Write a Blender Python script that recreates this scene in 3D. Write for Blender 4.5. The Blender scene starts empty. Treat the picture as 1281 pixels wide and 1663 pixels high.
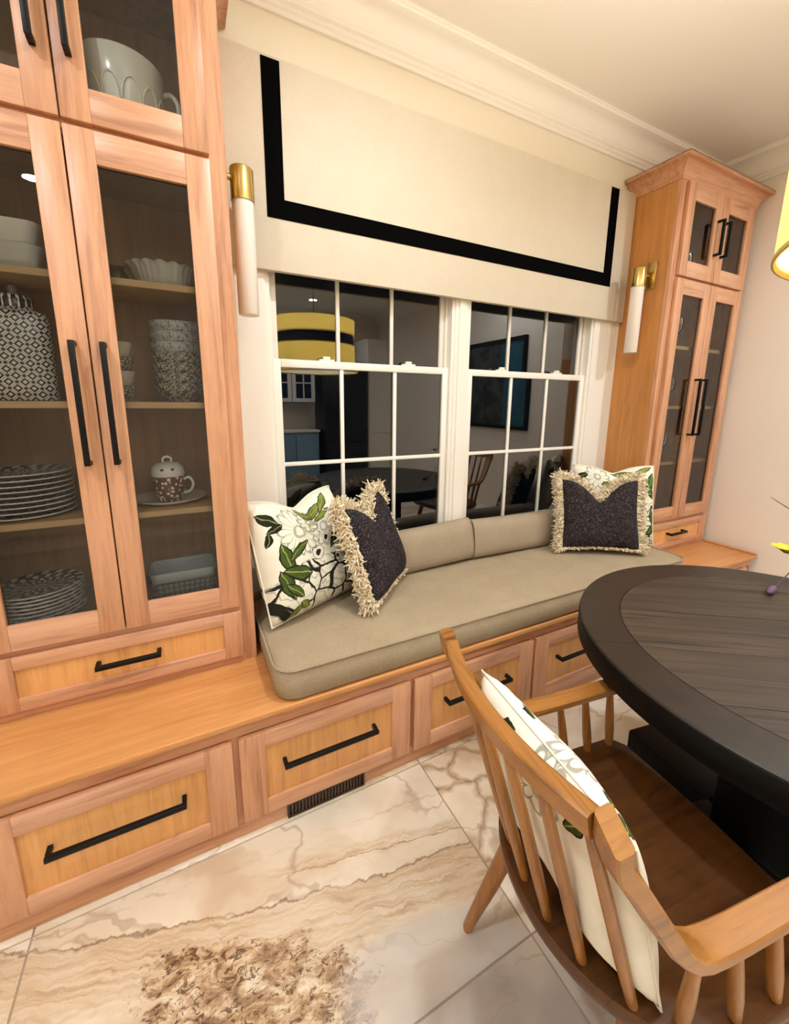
import bpy, bmesh, math, random
from mathutils import Vector, Matrix
random.seed(7)
SC = bpy.context.scene
COL = SC.collection
PI = math.pi

# ------------------------------------------------------------------ camera
IW, IH = 1281.0, 1663.0
FPX, PX, PY = 665.156, 3.36, -46.64
CAM = Vector((-0.1793, -1.8215, 1.4389))
YAW, PITCH, ROLL = 0.47604, -0.19657, 0.01021
fw = Vector((math.sin(YAW)*math.cos(PITCH), math.cos(YAW)*math.cos(PITCH), math.sin(PITCH)))
rt = Vector((math.cos(YAW), -math.sin(YAW), 0)); up = rt.cross(fw)
rt, up = math.cos(ROLL)*rt + math.sin(ROLL)*up, -math.sin(ROLL)*rt + math.cos(ROLL)*up
cd = bpy.data.cameras.new('camera'); cam = bpy.data.objects.new('camera', cd); COL.objects.link(cam)
cam.matrix_world = Matrix(((rt.x, up.x, -fw.x, CAM.x), (rt.y, up.y, -fw.y, CAM.y), (rt.z, up.z, -fw.z, CAM.z), (0, 0, 0, 1)))
cd.sensor_fit = 'VERTICAL'; cd.sensor_height = 24.0; cd.sensor_width = 24.0*IW/IH
cd.lens = FPX/IH*24.0; cd.shift_x = -PX/IH; cd.shift_y = PY/IH
cd.clip_start = 0.02; cd.clip_end = 60
SC.camera = cam

# ------------------------------------------------------------------ world, exposure
W = bpy.data.worlds.new('night'); SC.world = W; W.use_nodes = True
W.node_tree.nodes['Background'].inputs[0].default_value = (0.010, 0.014, 0.022, 1)
W.node_tree.nodes['Background'].inputs[1].default_value = 0.15
SC.view_settings.view_transform = 'Standard'; SC.view_settings.look = 'None'
SC.view_settings.gamma = 1.0; SC.view_settings.use_curve_mapping = False
SC.view_settings.exposure = 0.0
SC.cycles.use_denoising = True
SC.cycles.use_adaptive_sampling = True; SC.cycles.adaptive_threshold = 0.02
SC.cycles.max_bounces = 10; SC.cycles.diffuse_bounces = 6; SC.cycles.glossy_bounces = 5
SC.cycles.transparent_max_bounces = 16; SC.cycles.transmission_bounces = 6
SC.cycles.caustics_reflective = False; SC.cycles.caustics_refractive = False
SC.cycles.sample_clamp_indirect = 4.0

# key measurements (metres): window wall plane y=0, room at y<0
CEIL = 2.98; XW = 3.19; XL = -2.2; YF = -5.5
XR = 2.324            # left side of the far tall cabinet; the near one ends at x=0
YB = 0.612; YC = 0.303; ZB = 0.46
DOWNLIGHTS = [(0.45, -1.02, 'w', .85), (1.9, -2.6, 'w', .9), (0.5, -2.7, 'n', .55), (-1.0, -1.5, 'w', 1.0), (-1.0, -2.9, 'n', .6), (1.75, -4.7, 'n', .9), (0.4, -4.5, 'n', .8), (2.72, -1.65, 'w', 1.2)]
DL_POWER = 20.5; CH_POWER = 88.0
WARM = (0.88, 0.955, 1.0); NEUT = (0.82, 0.925, 1.0)

# ------------------------------------------------------------------ helpers
def lin(c):
    return tuple((v/255/12.92 if v/255 <= .04045 else ((v/255+.055)/1.055)**2.4) for v in c)
def finish(bm, smooth):
    if smooth is not None:
        bmesh.ops.recalc_face_normals(bm, faces=bm.faces)
        for f in bm.faces: f.smooth = True
        for e in bm.edges:
            if len(e.link_faces) == 2 and e.calc_face_angle(0) > smooth: e.smooth = False
def obj(name, bm, mat, parent=None, smooth=0.8, rel=True):
    me = bpy.data.meshes.new(name)
    finish(bm, smooth)
    if parent is not None and rel:
        bmesh.ops.translate(bm, vec=-world_of(parent), verts=bm.verts)
    bm.to_mesh(me); bm.free()
    for m in (mat if isinstance(mat, (list, tuple)) else [mat]): me.materials.append(m)
    o = bpy.data.objects.new(name, me); COL.objects.link(o)
    if parent is not None: o.parent = parent
    return o
def world_of(o):
    v = Vector(o.location)
    while o.parent is not None: o = o.parent; v += Vector(o.location)
    return v
def tag(o, label=None, cat=None, group=None, kind=None):
    if label: o['label'] = label
    if cat: o['category'] = cat
    if group: o['group'] = group
    if kind: o['kind'] = kind
    return o
def thing(name, label, cat, loc=(0, 0, 0), group=None):
    o = bpy.data.objects.new(name, None); COL.objects.link(o); o.location = loc; o.empty_display_size = .05
    return tag(o, label, cat, group)
def struct(name, bm, mat, smooth=0.6):
    return tag(obj(name, bm, mat, None, smooth), kind='structure')
def box(bm, x0, x1, y0, y1, z0, z1, mi=0, bev=0.0):
    vs = [bm.verts.new(p) for p in ((x0,y0,z0),(x1,y0,z0),(x1,y1,z0),(x0,y1,z0),(x0,y0,z1),(x1,y0,z1),(x1,y1,z1),(x0,y1,z1))]
    fs = [bm.faces.new([vs[i] for i in q]) for q in ((3,2,1,0),(4,5,6,7),(0,1,5,4),(1,2,6,5),(2,3,7,6),(3,0,4,7))]
    for f in fs: f.material_index = mi
    if bev:
        es = list({e for f in fs for e in f.edges})
        r = bmesh.ops.bevel(bm, geom=es, offset=bev, segments=2, profile=.5, affect='EDGES')
        for f in r['faces']: f.material_index = mi
    return vs
def B(*a, **k):
    bm = bmesh.new(); box(bm, *a, **k); return bm
def ring(bm, pts, closed=True):
    return [bm.verts.new(p) for p in pts]
def skin(bm, rings, cap=True, closed=True, mi=0):
    for a, b in zip(rings[:-1], rings[1:]):
        n = len(a)
        for i in range(n if closed else n-1):
            f = bm.faces.new((a[i], a[(i+1) % n], b[(i+1) % n], b[i])); f.material_index = mi
    if cap and closed:
        for r in (rings[0], rings[-1]):
            try: bm.faces.new(r).material_index = mi
            except ValueError: pass
def lathe(bm, prof, c=(0, 0, 0), seg=32, mi=0, cap=True, sx=1, sy=1):
    rs = []
    for r, z in prof:
        rs.append([bm.verts.new((c[0]+max(r, 1e-4)*math.cos(2*PI*k/seg)*sx, c[1]+max(r, 1e-4)*math.sin(2*PI*k/seg)*sy, c[2]+z)) for k in range(seg)])
    skin(bm, rs, cap=cap, mi=mi)
def tube(bm, pts, rad, seg=10, mi=0, cap=True):
    pts = [Vector(p) for p in pts]; n = len(pts)
    rads = rad if isinstance(rad, (list, tuple)) else [rad]*n
    t0 = (pts[1]-pts[0]).normalized()
    a = Vector((0, 0, 1)) if abs(t0.z) < .9 else Vector((1, 0, 0))
    u = t0.cross(a).normalized(); rs = []
    for i, p in enumerate(pts):
        t = (pts[min(i+1, n-1)]-pts[max(i-1, 0)]).normalized()
        u = (u-t*u.dot(t)).normalized(); v = t.cross(u)
        rs.append([bm.verts.new(p+(u*math.cos(2*PI*k/seg)+v*math.sin(2*PI*k/seg))*rads[i]) for k in range(seg)])
    skin(bm, rs, cap=cap, mi=mi)
def sweep_rect(bm, frames, mi=0):
    """frames: (centre, wide_dir*halfw, thin_dir*halft); rounded-rectangle section"""
    rs = []
    for c, w, t in frames:
        c, w, t = Vector(c), Vector(w), Vector(t); k = .70
        rs.append([bm.verts.new(c+w*a+t*b) for a, b in ((1,-k),(1,k),(k+.16,1),(-k-.16,1),(-1,k),(-1,-k),(-k-.16,-1),(k+.16,-1))])
    skin(bm, rs, mi=mi)
def curve(pts, n=6):
    pts = [Vector(p) for p in pts]; out = []
    for i in range(len(pts)-1):
        p0, p1, p2, p3 = pts[max(i-1, 0)], pts[i], pts[i+1], pts[min(i+2, len(pts)-1)]
        for k in range(n):
            t = k/n; out.append(.5*((2*p1)+(p2-p0)*t+(2*p0-5*p1+4*p2-p3)*t*t+(3*p1-p0-3*p2+p3)*t**3))
    return out+[pts[-1]]
def copy_tree(o, parent=None):
    c = o.copy(); COL.objects.link(c); c.parent = parent
    for ch in list(o.children): copy_tree(ch, c)
    return c

# ------------------------------------------------------------------ materials
class E:
    """tiny expression builder over shader Math nodes"""
    def __init__(s, nt, k): s.nt, s.k = nt, k
    def _m(s, op, b=None, c=None):
        n = s.nt.nodes.new('ShaderNodeMath'); n.operation = op
        for i, v in enumerate((s, b, c)):
            if v is None: continue
            if isinstance(v, E): s.nt.links.new(v.k, n.inputs[i])
            else: n.inputs[i].default_value = v
        return E(s.nt, n.outputs[0])
    def __add__(s, o): return s._m('ADD', o)
    def __sub__(s, o): return s._m('SUBTRACT', o)
    def __mul__(s, o): return s._m('MULTIPLY', o)
    def __truediv__(s, o): return s._m('DIVIDE', o)
    def abs(s): return s._m('ABSOLUTE')
    def gt(s, o): return s._m('GREATER_THAN', o)
    def lt(s, o): return s._m('LESS_THAN', o)
    def max(s, o): return s._m('MAXIMUM', o)
    def min(s, o): return s._m('MINIMUM', o)
    def sin(s): return s._m('SINE')
    def pw(s, o): return s._m('POWER', o)
    def fr(s): return s._m('FRACT')
    def atan2(s, o): return s._m('ARCTAN2', o)
    def sqrt(s): return s._m('SQRT')
    def step(s, a, b):
        n = s.nt.nodes.new('ShaderNodeMapRange'); n.interpolation_type = 'SMOOTHSTEP'
        s.nt.links.new(s.k, n.inputs[0]); n.inputs[1].default_value = a; n.inputs[2].default_value = b
        return E(s.nt, n.outputs[0])
class Mat:
    def __init__(s, name, rough=.5, spec=.5, **k):
        s.m = bpy.data.materials.new(name); s.m.use_nodes = True; s.nt = s.m.node_tree
        s.p = s.nt.nodes['Principled BSDF']; s.p.inputs['Roughness'].default_value = rough
        s.p.inputs['Specular IOR Level'].default_value = spec
        for kk, v in k.items(): s.p.inputs[kk].default_value = v
    def n(s, t, **ins):
        n = s.nt.nodes.new('ShaderNode'+t)
        for k, v in ins.items():
            sk = n.inputs[k.replace('_', ' ')]
            if isinstance(v, E): s.nt.links.new(v.k, sk)
            else:
                try: sk.default_value = v
                except Exception: s.nt.links.new(v, sk)
        return n
    def xyz(s, src='Object'):
        t = s.nt.nodes.new('ShaderNodeTexCoord'); sp = s.nt.nodes.new('ShaderNodeSeparateXYZ')
        s.nt.links.new(t.outputs[src], sp.inputs[0]); return [E(s.nt, o) for o in sp.outputs]
    def world(s):
        t = s.nt.nodes.new('ShaderNodeNewGeometry'); sp = s.nt.nodes.new('ShaderNodeSeparateXYZ')
        s.nt.links.new(t.outputs['Position'], sp.inputs[0]); return [E(s.nt, o) for o in sp.outputs]
    def vec(s, x, y, z):
        c = s.nt.nodes.new('ShaderNodeCombineXYZ')
        for i, v in enumerate((x, y, z)):
            if isinstance(v, E): s.nt.links.new(v.k, c.inputs[i])
            else: c.inputs[i].default_value = v
        return c.outputs[0]
    def rnd(s):
        return E(s.nt, s.nt.nodes.new('ShaderNodeObjectInfo').outputs['Random'])
    def noise(s, v, scale, detail=3, rough=.55, dist=0, w=None):
        n = s.nt.nodes.new('ShaderNodeTexNoise'); n.noise_dimensions = '4D' if w is not None else '3D'
        s.nt.links.new(v, n.inputs['Vector']); n.inputs['Scale'].default_value = scale
        n.inputs['Detail'].default_value = detail; n.inputs['Roughness'].default_value = rough; n.inputs['Distortion'].default_value = dist
        if w is not None: s.nt.links.new(w.k, n.inputs['W'])
        return E(s.nt, n.outputs[0])
    def voro(s, v, scale, feature='DISTANCE_TO_EDGE', rnd=1.0):
        n = s.nt.nodes.new('ShaderNodeTexVoronoi'); n.feature = feature; s.nt.links.new(v, n.inputs['Vector'])
        n.inputs['Scale'].default_value = scale; n.inputs['Randomness'].default_value = rnd; return E(s.nt, n.outputs['Distance'])
    def ramp(s, f, stops):
        n = s.nt.nodes.new('ShaderNodeValToRGB'); s.nt.links.new(f.k, n.inputs[0]); e = n.color_ramp.elements
        while len(e) < len(stops): e.new(.5)
        for q, (p, c) in zip(e, stops): q.position = p; q.color = (*lin(c), 1)
        return n.outputs[0]
    def mix(s, f, a, b, mode='MIX'):
        n = s.nt.nodes.new('ShaderNodeMix'); n.data_type = 'RGBA'; n.blend_type = mode
        for i, v in ((0, f), (6, a), (7, b)):
            if isinstance(v, E): s.nt.links.new(v.k, n.inputs[i])
            elif isinstance(v, (int, float)): n.inputs[i].default_value = v
            elif isinstance(v, tuple): n.inputs[i].default_value = (*lin(v), 1)
            else: s.nt.links.new(v, n.inputs[i])
        return n.outputs[2]
    def col(s, c):
        if isinstance(c, tuple): s.p.inputs['Base Color'].default_value = (*lin(c), 1)
        else: s.nt.links.new(c, s.p.inputs['Base Color'])
        return s
    def bump(s, h, strength=.2, dist=.002):
        b = s.nt.nodes.new('ShaderNodeBump'); b.inputs['Strength'].default_value = strength; b.inputs['Distance'].default_value = dist
        s.nt.links.new(h.k, b.inputs['Height']); s.nt.links.new(b.outputs[0], s.p.inputs['Normal']); return s
def plain(name, c, rough=.5, **k): return Mat(name, rough, **k).col(c).m

def wood(name, axis, c_lo, c_hi, c_var, rough=.38, stretch=.06, scale=38, tint=.5, streak=.30):
    M = Mat(name, rough); c = M.xyz(); r = M.rnd()
    s = [1.0]*3; s[axis] = stretch
    v = M.vec(c[0]*s[0], c[1]*s[1], c[2]*s[2])
    w = r*37.0
    g1 = M.noise(v, scale, 4, .6, .6, w); g2 = M.noise(v, scale*6, 2, .5, 0, w)
    big = M.noise(M.vec(c[0], c[1], c[2]), 2.2, 2, .5, 0, w)
    f = (g1*.75+g2*.25)
    base = M.ramp(f, [(.36, c_lo), (.60, c_hi)])
    base = M.mix((big.step(.35, .7)*.6+r*tint*.5), base, M.ramp(f, [(.3, tuple(int(q*.9) for q in c_var)), (.6, c_var)]))
    fleck = M.noise(M.vec(c[0]*s[0]*1.0, c[1]*s[1], c[2]*s[2]), scale*2.6, 2, .5, .3, w)
    dark = (g1.step(.46, .32)*.8).max(fleck.step(.36, .24))*streak
    base = M.mix(dark, base, tuple(int(q*.62) for q in c_lo))
    M.col(base); M.bump(g2, .06, .001)
    return M.m
FRAME_LO, FRAME_HI, FRAME_V = (180, 122, 86), (208, 155, 116), (211, 158, 124)
W_FZ = wood('cabinet_wood_upright', 2, FRAME_LO, FRAME_HI, FRAME_V)
W_FX = wood('cabinet_wood_level', 0, FRAME_LO, FRAME_HI, (218, 170, 142))
W_FY = wood('cabinet_wood_deep', 1, FRAME_LO, FRAME_HI, FRAME_V)
PAN_LO, PAN_HI, PAN_V = (184, 122, 62), (202, 142, 80), (194, 132, 70)
W_PZ_DIM = wood('panel_wood_side_dim', 2, PAN_LO, PAN_HI, PAN_V, streak=.15)  # same wood as the drawer panels, coloured darker for the side lighting
W_PD_LIT = wood('drawer_panel_wood_lit', 2, (212, 150, 88), (228, 170, 108), (220, 160, 98), streak=.15)  # same wood as the side panels, brightened for light on the fronts
W_PX = wood('panel_wood_level', 0, (190, 126, 70), (210, 150, 92), (202, 140, 82), streak=.15, tint=.2)
W_IN = wood('cabinet_interior_wood', 2, (134, 100, 66), (156, 118, 80), (146, 108, 72), .55, streak=.1)
W_SH = wood('shelf_wood', 0, (196, 160, 112), (214, 178, 130), (208, 172, 122), .45, streak=.1)
W_CH = wood('chair_oak', 0, (136, 88, 38), (166, 112, 52), (154, 100, 44), .32, streak=.45, tint=.15)
W_CHZ = wood('chair_oak_upright', 2, (136, 88, 38), (166, 112, 52), (154, 100, 44), .32, streak=.45, tint=.15)
W_CHY = wood('chair_oak_cross', 1, (136, 88, 38), (166, 112, 52), (154, 100, 44), .32, streak=.45, tint=.15)
W_SEAT_SHADED = wood('chair_seat_oak_shaded', 0, (66, 36, 11), (90, 52, 18), (78, 44, 14), .35, streak=.4, tint=.3)  # seat oak darkened: the table's shade is put into its colour
W_TAB = wood('dark_table_wood', 0, (18, 13, 9), (76, 60, 44), (44, 34, 24), .55, stretch=.022, scale=60, tint=.3, streak=.9)
W_RIM = wood('dark_table_rim_wood', 2, (30, 23, 17), (42, 33, 25), (36, 28, 21), .42, stretch=1, scale=14, streak=.3)

BLACK = plain('black_metal', (7, 6, 6), .42, spec=.25)
BLACKPAINT = plain('black_table_paint', (5, 4, 4), .5, spec=.15)
WALL = Mat('cream_wall_paint', .7); _c = WALL.world(); WALL.col(M_ := WALL.mix(WALL.noise(WALL.vec(*_c), 1.2, 2), (234, 224, 204), (240, 231, 212))); WALL = WALL.m
WALLR = Mat('blush_wall_paint', .75); _c = WALLR.world(); WALLR.col(WALLR.mix(WALLR.noise(WALLR.vec(*_c), 1.5, 2), (234, 222, 209), (239, 228, 216))); WALLR = WALLR.m
CEILM = plain('ceiling_paint', (240, 234, 224), .8)
WHITE = plain('white_trim_paint', (240, 234, 224), .4)
CROWN = plain('crown_paint', (242, 236, 226), .5)
GROUT = plain('grout', (168, 150, 128), .8)
BRASS = plain('brushed_brass', (196, 168, 104), .25, Metallic=1.0)
TRIM = plain('black_ribbon', (2, 2, 2), .9, spec=.05)
def fabric(name, a, b, scale=900, rough=.9, bump=.35):
    M = Mat(name, rough, .2); c = M.xyz()
    wx = ((c[0]+c[1])*scale).sin(); wz = (c[2]*scale+c[1]*scale*.3).sin()
    n = M.noise(M.vec(*c), 220, 2); n2 = M.noise(M.vec(*c), 9, 2)
    f = wx*wz*.18+n*.7+n2*.3
    M.col(M.ramp(f, [(.28, a), (.72, b)])).bump(f, bump, .001); return M.m
LINEN = fabric('taupe_linen', (148, 131, 107), (174, 157, 131))
LINEN2 = fabric('taupe_linen_bolster', (146, 130, 110), (172, 156, 134))
SHADE = fabric('cream_shade_fabric', (212, 200, 180), (223, 212, 193), 700, .85, .12)
M = Mat('charcoal_tweed', .95, .15); c = M.xyz()
n1 = M.noise(M.vec(*c), 260, 2, .6); n2 = M.noise(M.vec(*c), 30, 2)
M.col(M.mix(n1.step(.57, .66), M.ramp(n2, [(.3, (26, 22, 26)), (.7, (40, 33, 38))]), (122, 112, 112))).bump(n1, .5, .002); TWEED = M.m
M = Mat('cream_fringe_yarn', .95, .1); c = M.xyz()
M.col(M.ramp(M.noise(M.vec(*c), 45, 3), [(.3, (206, 184, 148)), (.65, (244, 232, 206))])); FRINGE = M.m
PIPE = plain('off_white_piping', (226, 219, 200), .9)
def glass_mat(name, ior, tint=(1, 1, 1), boost=1.0):
    m = bpy.data.materials.new(name); m.use_nodes = True; nt = m.node_tree; nt.nodes.clear()
    o = nt.nodes.new('ShaderNodeOutputMaterial'); mx = nt.nodes.new('ShaderNodeMixShader')
    t = nt.nodes.new('ShaderNodeBsdfTransparent'); g = nt.nodes.new('ShaderNodeBsdfGlossy'); f = nt.nodes.new('ShaderNodeFresnel')
    t.inputs[0].default_value = (*tint, 1); g.inputs['Roughness'].default_value = 0.0; f.inputs[0].default_value = ior
    g.inputs[0].default_value = (boost, boost, boost, 1)
    nt.links.new(f.outputs[0], mx.inputs[0]); nt.links.new(t.outputs[0], mx.inputs[1]); nt.links.new(g.outputs[0], mx.inputs[2]); nt.links.new(mx.outputs[0], o.inputs[0])
    return m
WINGLASS = glass_mat('window_glass', 2.1, (.55, .6, .6))
CABGLASS = glass_mat('cabinet_door_glass', 1.5, (.90, .91, .89))
CLEAR = glass_mat('clear_glassware', 1.5, (.93, .95, .95))
OPAL = Mat('opal_glass_shade', .35); OPAL.col((238, 226, 216)); OPAL.p.inputs['Subsurface Weight'].default_value = .0; OPAL = OPAL.m
WHITECER = plain('white_ceramic', (226, 224, 216), .2)
GREYCER = plain('pale_grey_ceramic', (196, 198, 194), .25)
CREAMCER = plain('cream_ceramic', (214, 206, 188), .3)

# marble for the floor tiles (stain shapes and painted shade lie in floor coordinates)
M = Mat('marble_porcelain', .16, .5); c = M.world(); r = M.rnd()
wob = M.noise(M.vec(c[0], c[1], r*9.0), 2.6, 4, .6); wob2 = M.noise(M.vec(c[0], c[1], r*9.0+4.0), 2.4, 4, .6)
px = c[0]+(wob-.5)*.42; py = c[1]+(wob2-.5)*.36
t = px*.30+py*.95
dr = M.noise(M.vec(px*.9, t*2.6, r*11.0), 1.4, 4, .6)
fine = M.noise(M.vec(px*2.0, t*10.0, r*7.0), 3.2, 5, .65, .4)
vein = (M.noise(M.vec(px*.9, t*2.4, r*5.0), 1.5, 3, .5, .2)-.5).abs()
base = M.ramp(dr, [(.38, (232, 221, 203)), (.52, (224, 209, 187)), (.62, (208, 186, 158)), (.76, (190, 166, 138))])
base = M.mix(fine.step(.58, .74)*.22, base, (176, 152, 124))
base = M.mix(vein.step(.012, .0)*.42, base, (150, 116, 82))
def blob(cx, cy, sx, sy, ang, x=px, y=py):
    dx = x-cx; dy = y-cy; ca, sa = math.cos(ang), math.sin(ang)
    a = (dx*ca+dy*sa)/sx; b = (dy*ca-dx*sa)/sy
    return (a*a+b*b)
jit = (M.noise(M.vec(c[0], c[1], 5.0), 9, 4, .65)-.5)*.075
inmain = c[0].lt(.56)
# the long drift with one crisp edge that crosses the near tile
d = c[1]-(c[0]*-.24+c[0]*c[0]*.08-.85)+jit
band = d.step(.004, -.006)*d.step(-.20, -.10)*inmain
st = M.noise(M.vec(c[0]*2.0+c[1]*.5, d*26.0, 1.0), 3.0, 5, .65, .5)
base = M.mix(band*.85, base, M.ramp(st, [(.30, (170, 140, 110)), (.48, (204, 178, 146)), (.62, (216, 198, 176)), (.75, (194, 176, 160))]))
base = M.mix(d.abs().step(.006, .0)*st.step(.36, .5)*inmain*.75, base, (124, 92, 62))
d2 = c[1]+c[0]*.22+.765+jit*.8
m2 = c[0].step(-.12, .10)*inmain
base = M.mix(d2.abs().step(.030, .004)*m2*st.step(.40, .62)*.6, base, (186, 150, 108))
base = M.mix((d2+.012).abs().step(.004, .0)*m2*.6, base, (150, 112, 72))
d3 = c[1]+c[0]*.10+.70+jit; base = M.mix(d3.abs().step(.010, .0)*st.step(.45, .6)*inmain*.4, base, (176, 142, 104))
cr = M.noise(M.vec(c[0]+c[1]*.4, c[1]*1.5, 0.3), 13, 6, .72, .5); cr2 = M.noise(M.vec(c[0], c[1]*1.6, 2.3), 36, 3, .7, 1.5)
b1 = blob(-.125, -.995, .25, .088, -.50, c[0]+jit, c[1]+jit)
rough_edge = (b1+(cr-.5)*3.2+(cr2-.5)*1.6)
base = M.mix(rough_edge.step(1.6, .95)*.85, base, M.ramp(cr, [(.36, (92, 64, 42)), (.46, (160, 122, 86)), (.54, (204, 176, 142)), (.62, (230, 214, 190))]))
base = M.mix(rough_edge.step(1.3, .9)*cr2.step(.46, .40)*.8, base, (78, 54, 36))
wht = blob(.30, -1.16, .24, .10, -.2, c[0]+jit, c[1]+jit); base = M.mix(wht.step(1.6, .6)*.7, base, (196, 187, 180))  # stone patch, greyed further to carry some painted shade
# cell-like brown veins on the tile to the right
far = c[0].gt(.56); cell = M.voro(M.vec(px*.9, py*1.2, 0.0), 6.2); b2 = blob(.78, -.84, .26, .30, .3)
base = M.mix(b2.step(1.5, .7)*cell.step(.16, .01)*far*.7, base, (168, 136, 102))
base = M.mix(b2.step(1.4, .7)*cell.step(.018, .004)*far*cr.step(.42, .6)*.8, base, (112, 82, 54))
grey_shade = blob(.2, -1.56, .75, .33, .1)
base = M.mix(grey_shade.step(1.3, .5)*.85, base, (172, 162, 155))  # grey stone tone with the shadow near the camera painted into it
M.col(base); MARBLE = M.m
# ------------------------------------------------------------------ the room shell
def boxes(*bs):
    bm = bmesh.new()
    for b in bs: box(bm, *b)
    return bm
WX0, WX1, WZ0, WZ1 = .135, 2.115, .70, 2.42          # window rough opening
struct('wall_back', boxes((XL-.1, WX0, 0, .14, 0, CEIL), (WX1, XW+.1, 0, .14, 0, CEIL), (WX0, WX1, 0, .14, 0, WZ0), (WX0, WX1, 0, .14, WZ1, CEIL)), WALL)
struct('wall_right', B(XW, XW+.1, YF-.1, 0, 0, CEIL), WALLR)
struct('wall_left', B(XL-.1, XL, YF-.1, 0, 0, CEIL), WALLR)
struct('wall_front', B(XL-.1, XW+.1, YF-.1, YF, 0, CEIL), WALLR)
struct('ceiling', B(XL-.1, XW+.1, YF-.1, .14, CEIL, CEIL+.1), CEILM)
fl = struct('floor', B(XL, XW, YF, 0, -.06, -.004), GROUT)
TX, TY, G = 1.22, .61, .0025
tiles = {}
k = 0
for iy in range(-1, 9):
    for ix in range(-3, 4):
        x0 = .56+ix*TX+(0 if iy % 2 == 0 else .0); y1 = -.617-iy*TY
        a, b_, c_, d = max(x0+G, XL+.002), min(x0+TX-G, XW-.002), max(y1-TY+G, YF+.002), min(y1-G, -.002)
        if b_-a < .03 or d-c_ < .03: continue
        key = (round(b_-a, 3), round(d-c_, 3))
        if key not in tiles:
            bm = bmesh.new(); w, h = (b_-a)/2, (d-c_)/2; box(bm, -w, w, -h, h, -.012, 0, bev=.0012); finish(bm, .6)
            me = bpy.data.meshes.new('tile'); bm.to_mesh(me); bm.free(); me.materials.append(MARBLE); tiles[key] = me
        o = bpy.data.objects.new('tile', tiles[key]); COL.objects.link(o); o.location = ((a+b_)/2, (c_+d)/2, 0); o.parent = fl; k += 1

# crown mouldings (profile: distance from wall, height)
CP = [(0, 2.826), (.012, 2.826), (.014, 2.840), (.020, 2.846), (.020, 2.858), (.030, 2.866), (.032, 2.876)]
CP += [(.034+.052*(1-math.cos(a)), 2.878+.070*math.sin(a)) for a in [i*PI/2/7 for i in range(8)]]
CP += [(.092, 2.950), (.104, 2.954), (.108, 2.962), (.104, 2.970), (.104, CEIL), (0, CEIL)]
def crown(name, p0, p1, n, prof, mat):
    bm = bmesh.new(); rs = []
    for p in (p0, p1): rs.append([bm.verts.new((p[0]+n[0]*d, p[1]+n[1]*d, z)) for d, z in prof])
    skin(bm, rs); return struct(name, bm, mat, .5)
crown('trim_1', (XL, 0), (XW, 0), (0, -1), CP, CROWN)
crown('trim_2', (XW, 0), (XW, YF), (-1, 0), CP, CROWN)
crown('trim_3', (XL, YF), (XW, YF), (0, 1), CP, CROWN)
crown('trim_4', (XL, 0), (XL, YF), (1, 0), CP, CROWN)
BP = [(0, 0), (.016, 0), (.016, .11), (.010, .13), (0, .135)]
crown('baseboard_right', (XW, -.70), (XW, YF), (-1, 0), BP, WHITE)
crown('baseboard_front', (XL, YF), (XW, YF), (0, 1), BP, WHITE)

# window casing and the two double-hung windows
struct('trim_5', boxes((.0, .135, -.022, 0, .60, 2.55), (.135, .15, -.022, .06, .60, 2.45)), WHITE)
struct('trim_6', boxes((2.115, XR, -.022, 0, .60, 2.55), (2.10, 2.115, -.022, .06, .60, 2.45)), WHITE)
struct('trim_7', boxes((.15, 2.10, -.045, .06, .62, .70)), WHITE)            # stool under both windows
struct('trim_8', boxes((1.075, 1.155, -.018, .06, .70, 2.42), (1.095, 1.135, -.026, -.018, .70, 2.42)), WHITE)   # mullion
def window(name, x0, x1, label):
    bm = bmesh.new()
    for (a, b_) in ((x0, x0+.018), (x1-.018, x1)):
        box(bm, a, b_, -.012, .10, .70, 2.42)
    for (a, b_) in ((x0+.018, x0+.030), (x1-.030, x1-.018)):
        box(bm, a, b_, .028, .036, .70, 2.42)
    box(bm, x0, x1, -.012, .10, 2.40, 2.42); box(bm, x0, x1, -.012, .10, .70, .715)
    w = tag(obj(name, bm, WHITE), label, None, None, 'structure')
    xa, xb = x0+.020, x1-.020
    for nm, y0, y1, z0, z1, st, rt_, rb in (('lower_sash', .000, .026, .715, 1.612, .034, .034, .05), ('upper_sash', .040, .066, 1.578, 2.40, .034, .045, .034)):
        bm = bmesh.new()
        box(bm, xa, xa+st, y0, y1, z0, z1, bev=.003); box(bm, xb-st, xb, y0, y1, z0, z1, bev=.003)
        box(bm, xa+st, xb-st, y0, y1, z1-rt_, z1, bev=.003); box(bm, xa+st, xb-st, y0, y1, z0, z0+rb, bev=.003)
        s = obj(nm, bm, WHITE, w)
        ga, gb, gz0, gz1 = xa+st, xb-st, z0+rb, z1-rt_
        ym = (y0+y1)/2
        mz = 1.160 if nm[0] == 'l' else 1.99
        m1, m2 = ga+(gb-ga)/3, ga+2*(gb-ga)/3
        for mx in (m1, m2): obj('muntin', B(mx-.009, mx+.009, y0+.004, y1-.004, gz0-.002, gz1+.002, bev=.003), WHITE, s)
        obj('muntin', B(ga-.002, gb+.002, y0+.003, y1-.003, mz-.009, mz+.009, bev=.003), WHITE, s)
        for (a, b_) in ((ga, m1), (m1, m2), (m2, gb)):
            for (c_, d) in ((gz0, mz), (mz, gz1)):
                bm = bmesh.new(); vs = [bm.verts.new(p) for p in ((a, ym, c_), (b_, ym, c_), (b_, ym, d), (a, ym, d))]; bm.faces.new(vs)
                obj('pane', bm, WINGLASS, s, None)
        if nm[0] == 'l':
            for lx in (ga+(gb-ga)*.25, ga+(gb-ga)*.76):
                bm = bmesh.new(); box(bm, lx-.035, lx+.035, .002, .026, 1.612, 1.620, bev=.002); box(bm, lx-.016, lx+.016, .004, .022, 1.620, 1.632, bev=.003)
                obj('sash_lock', bm, WHITE, s)
    return w
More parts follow.
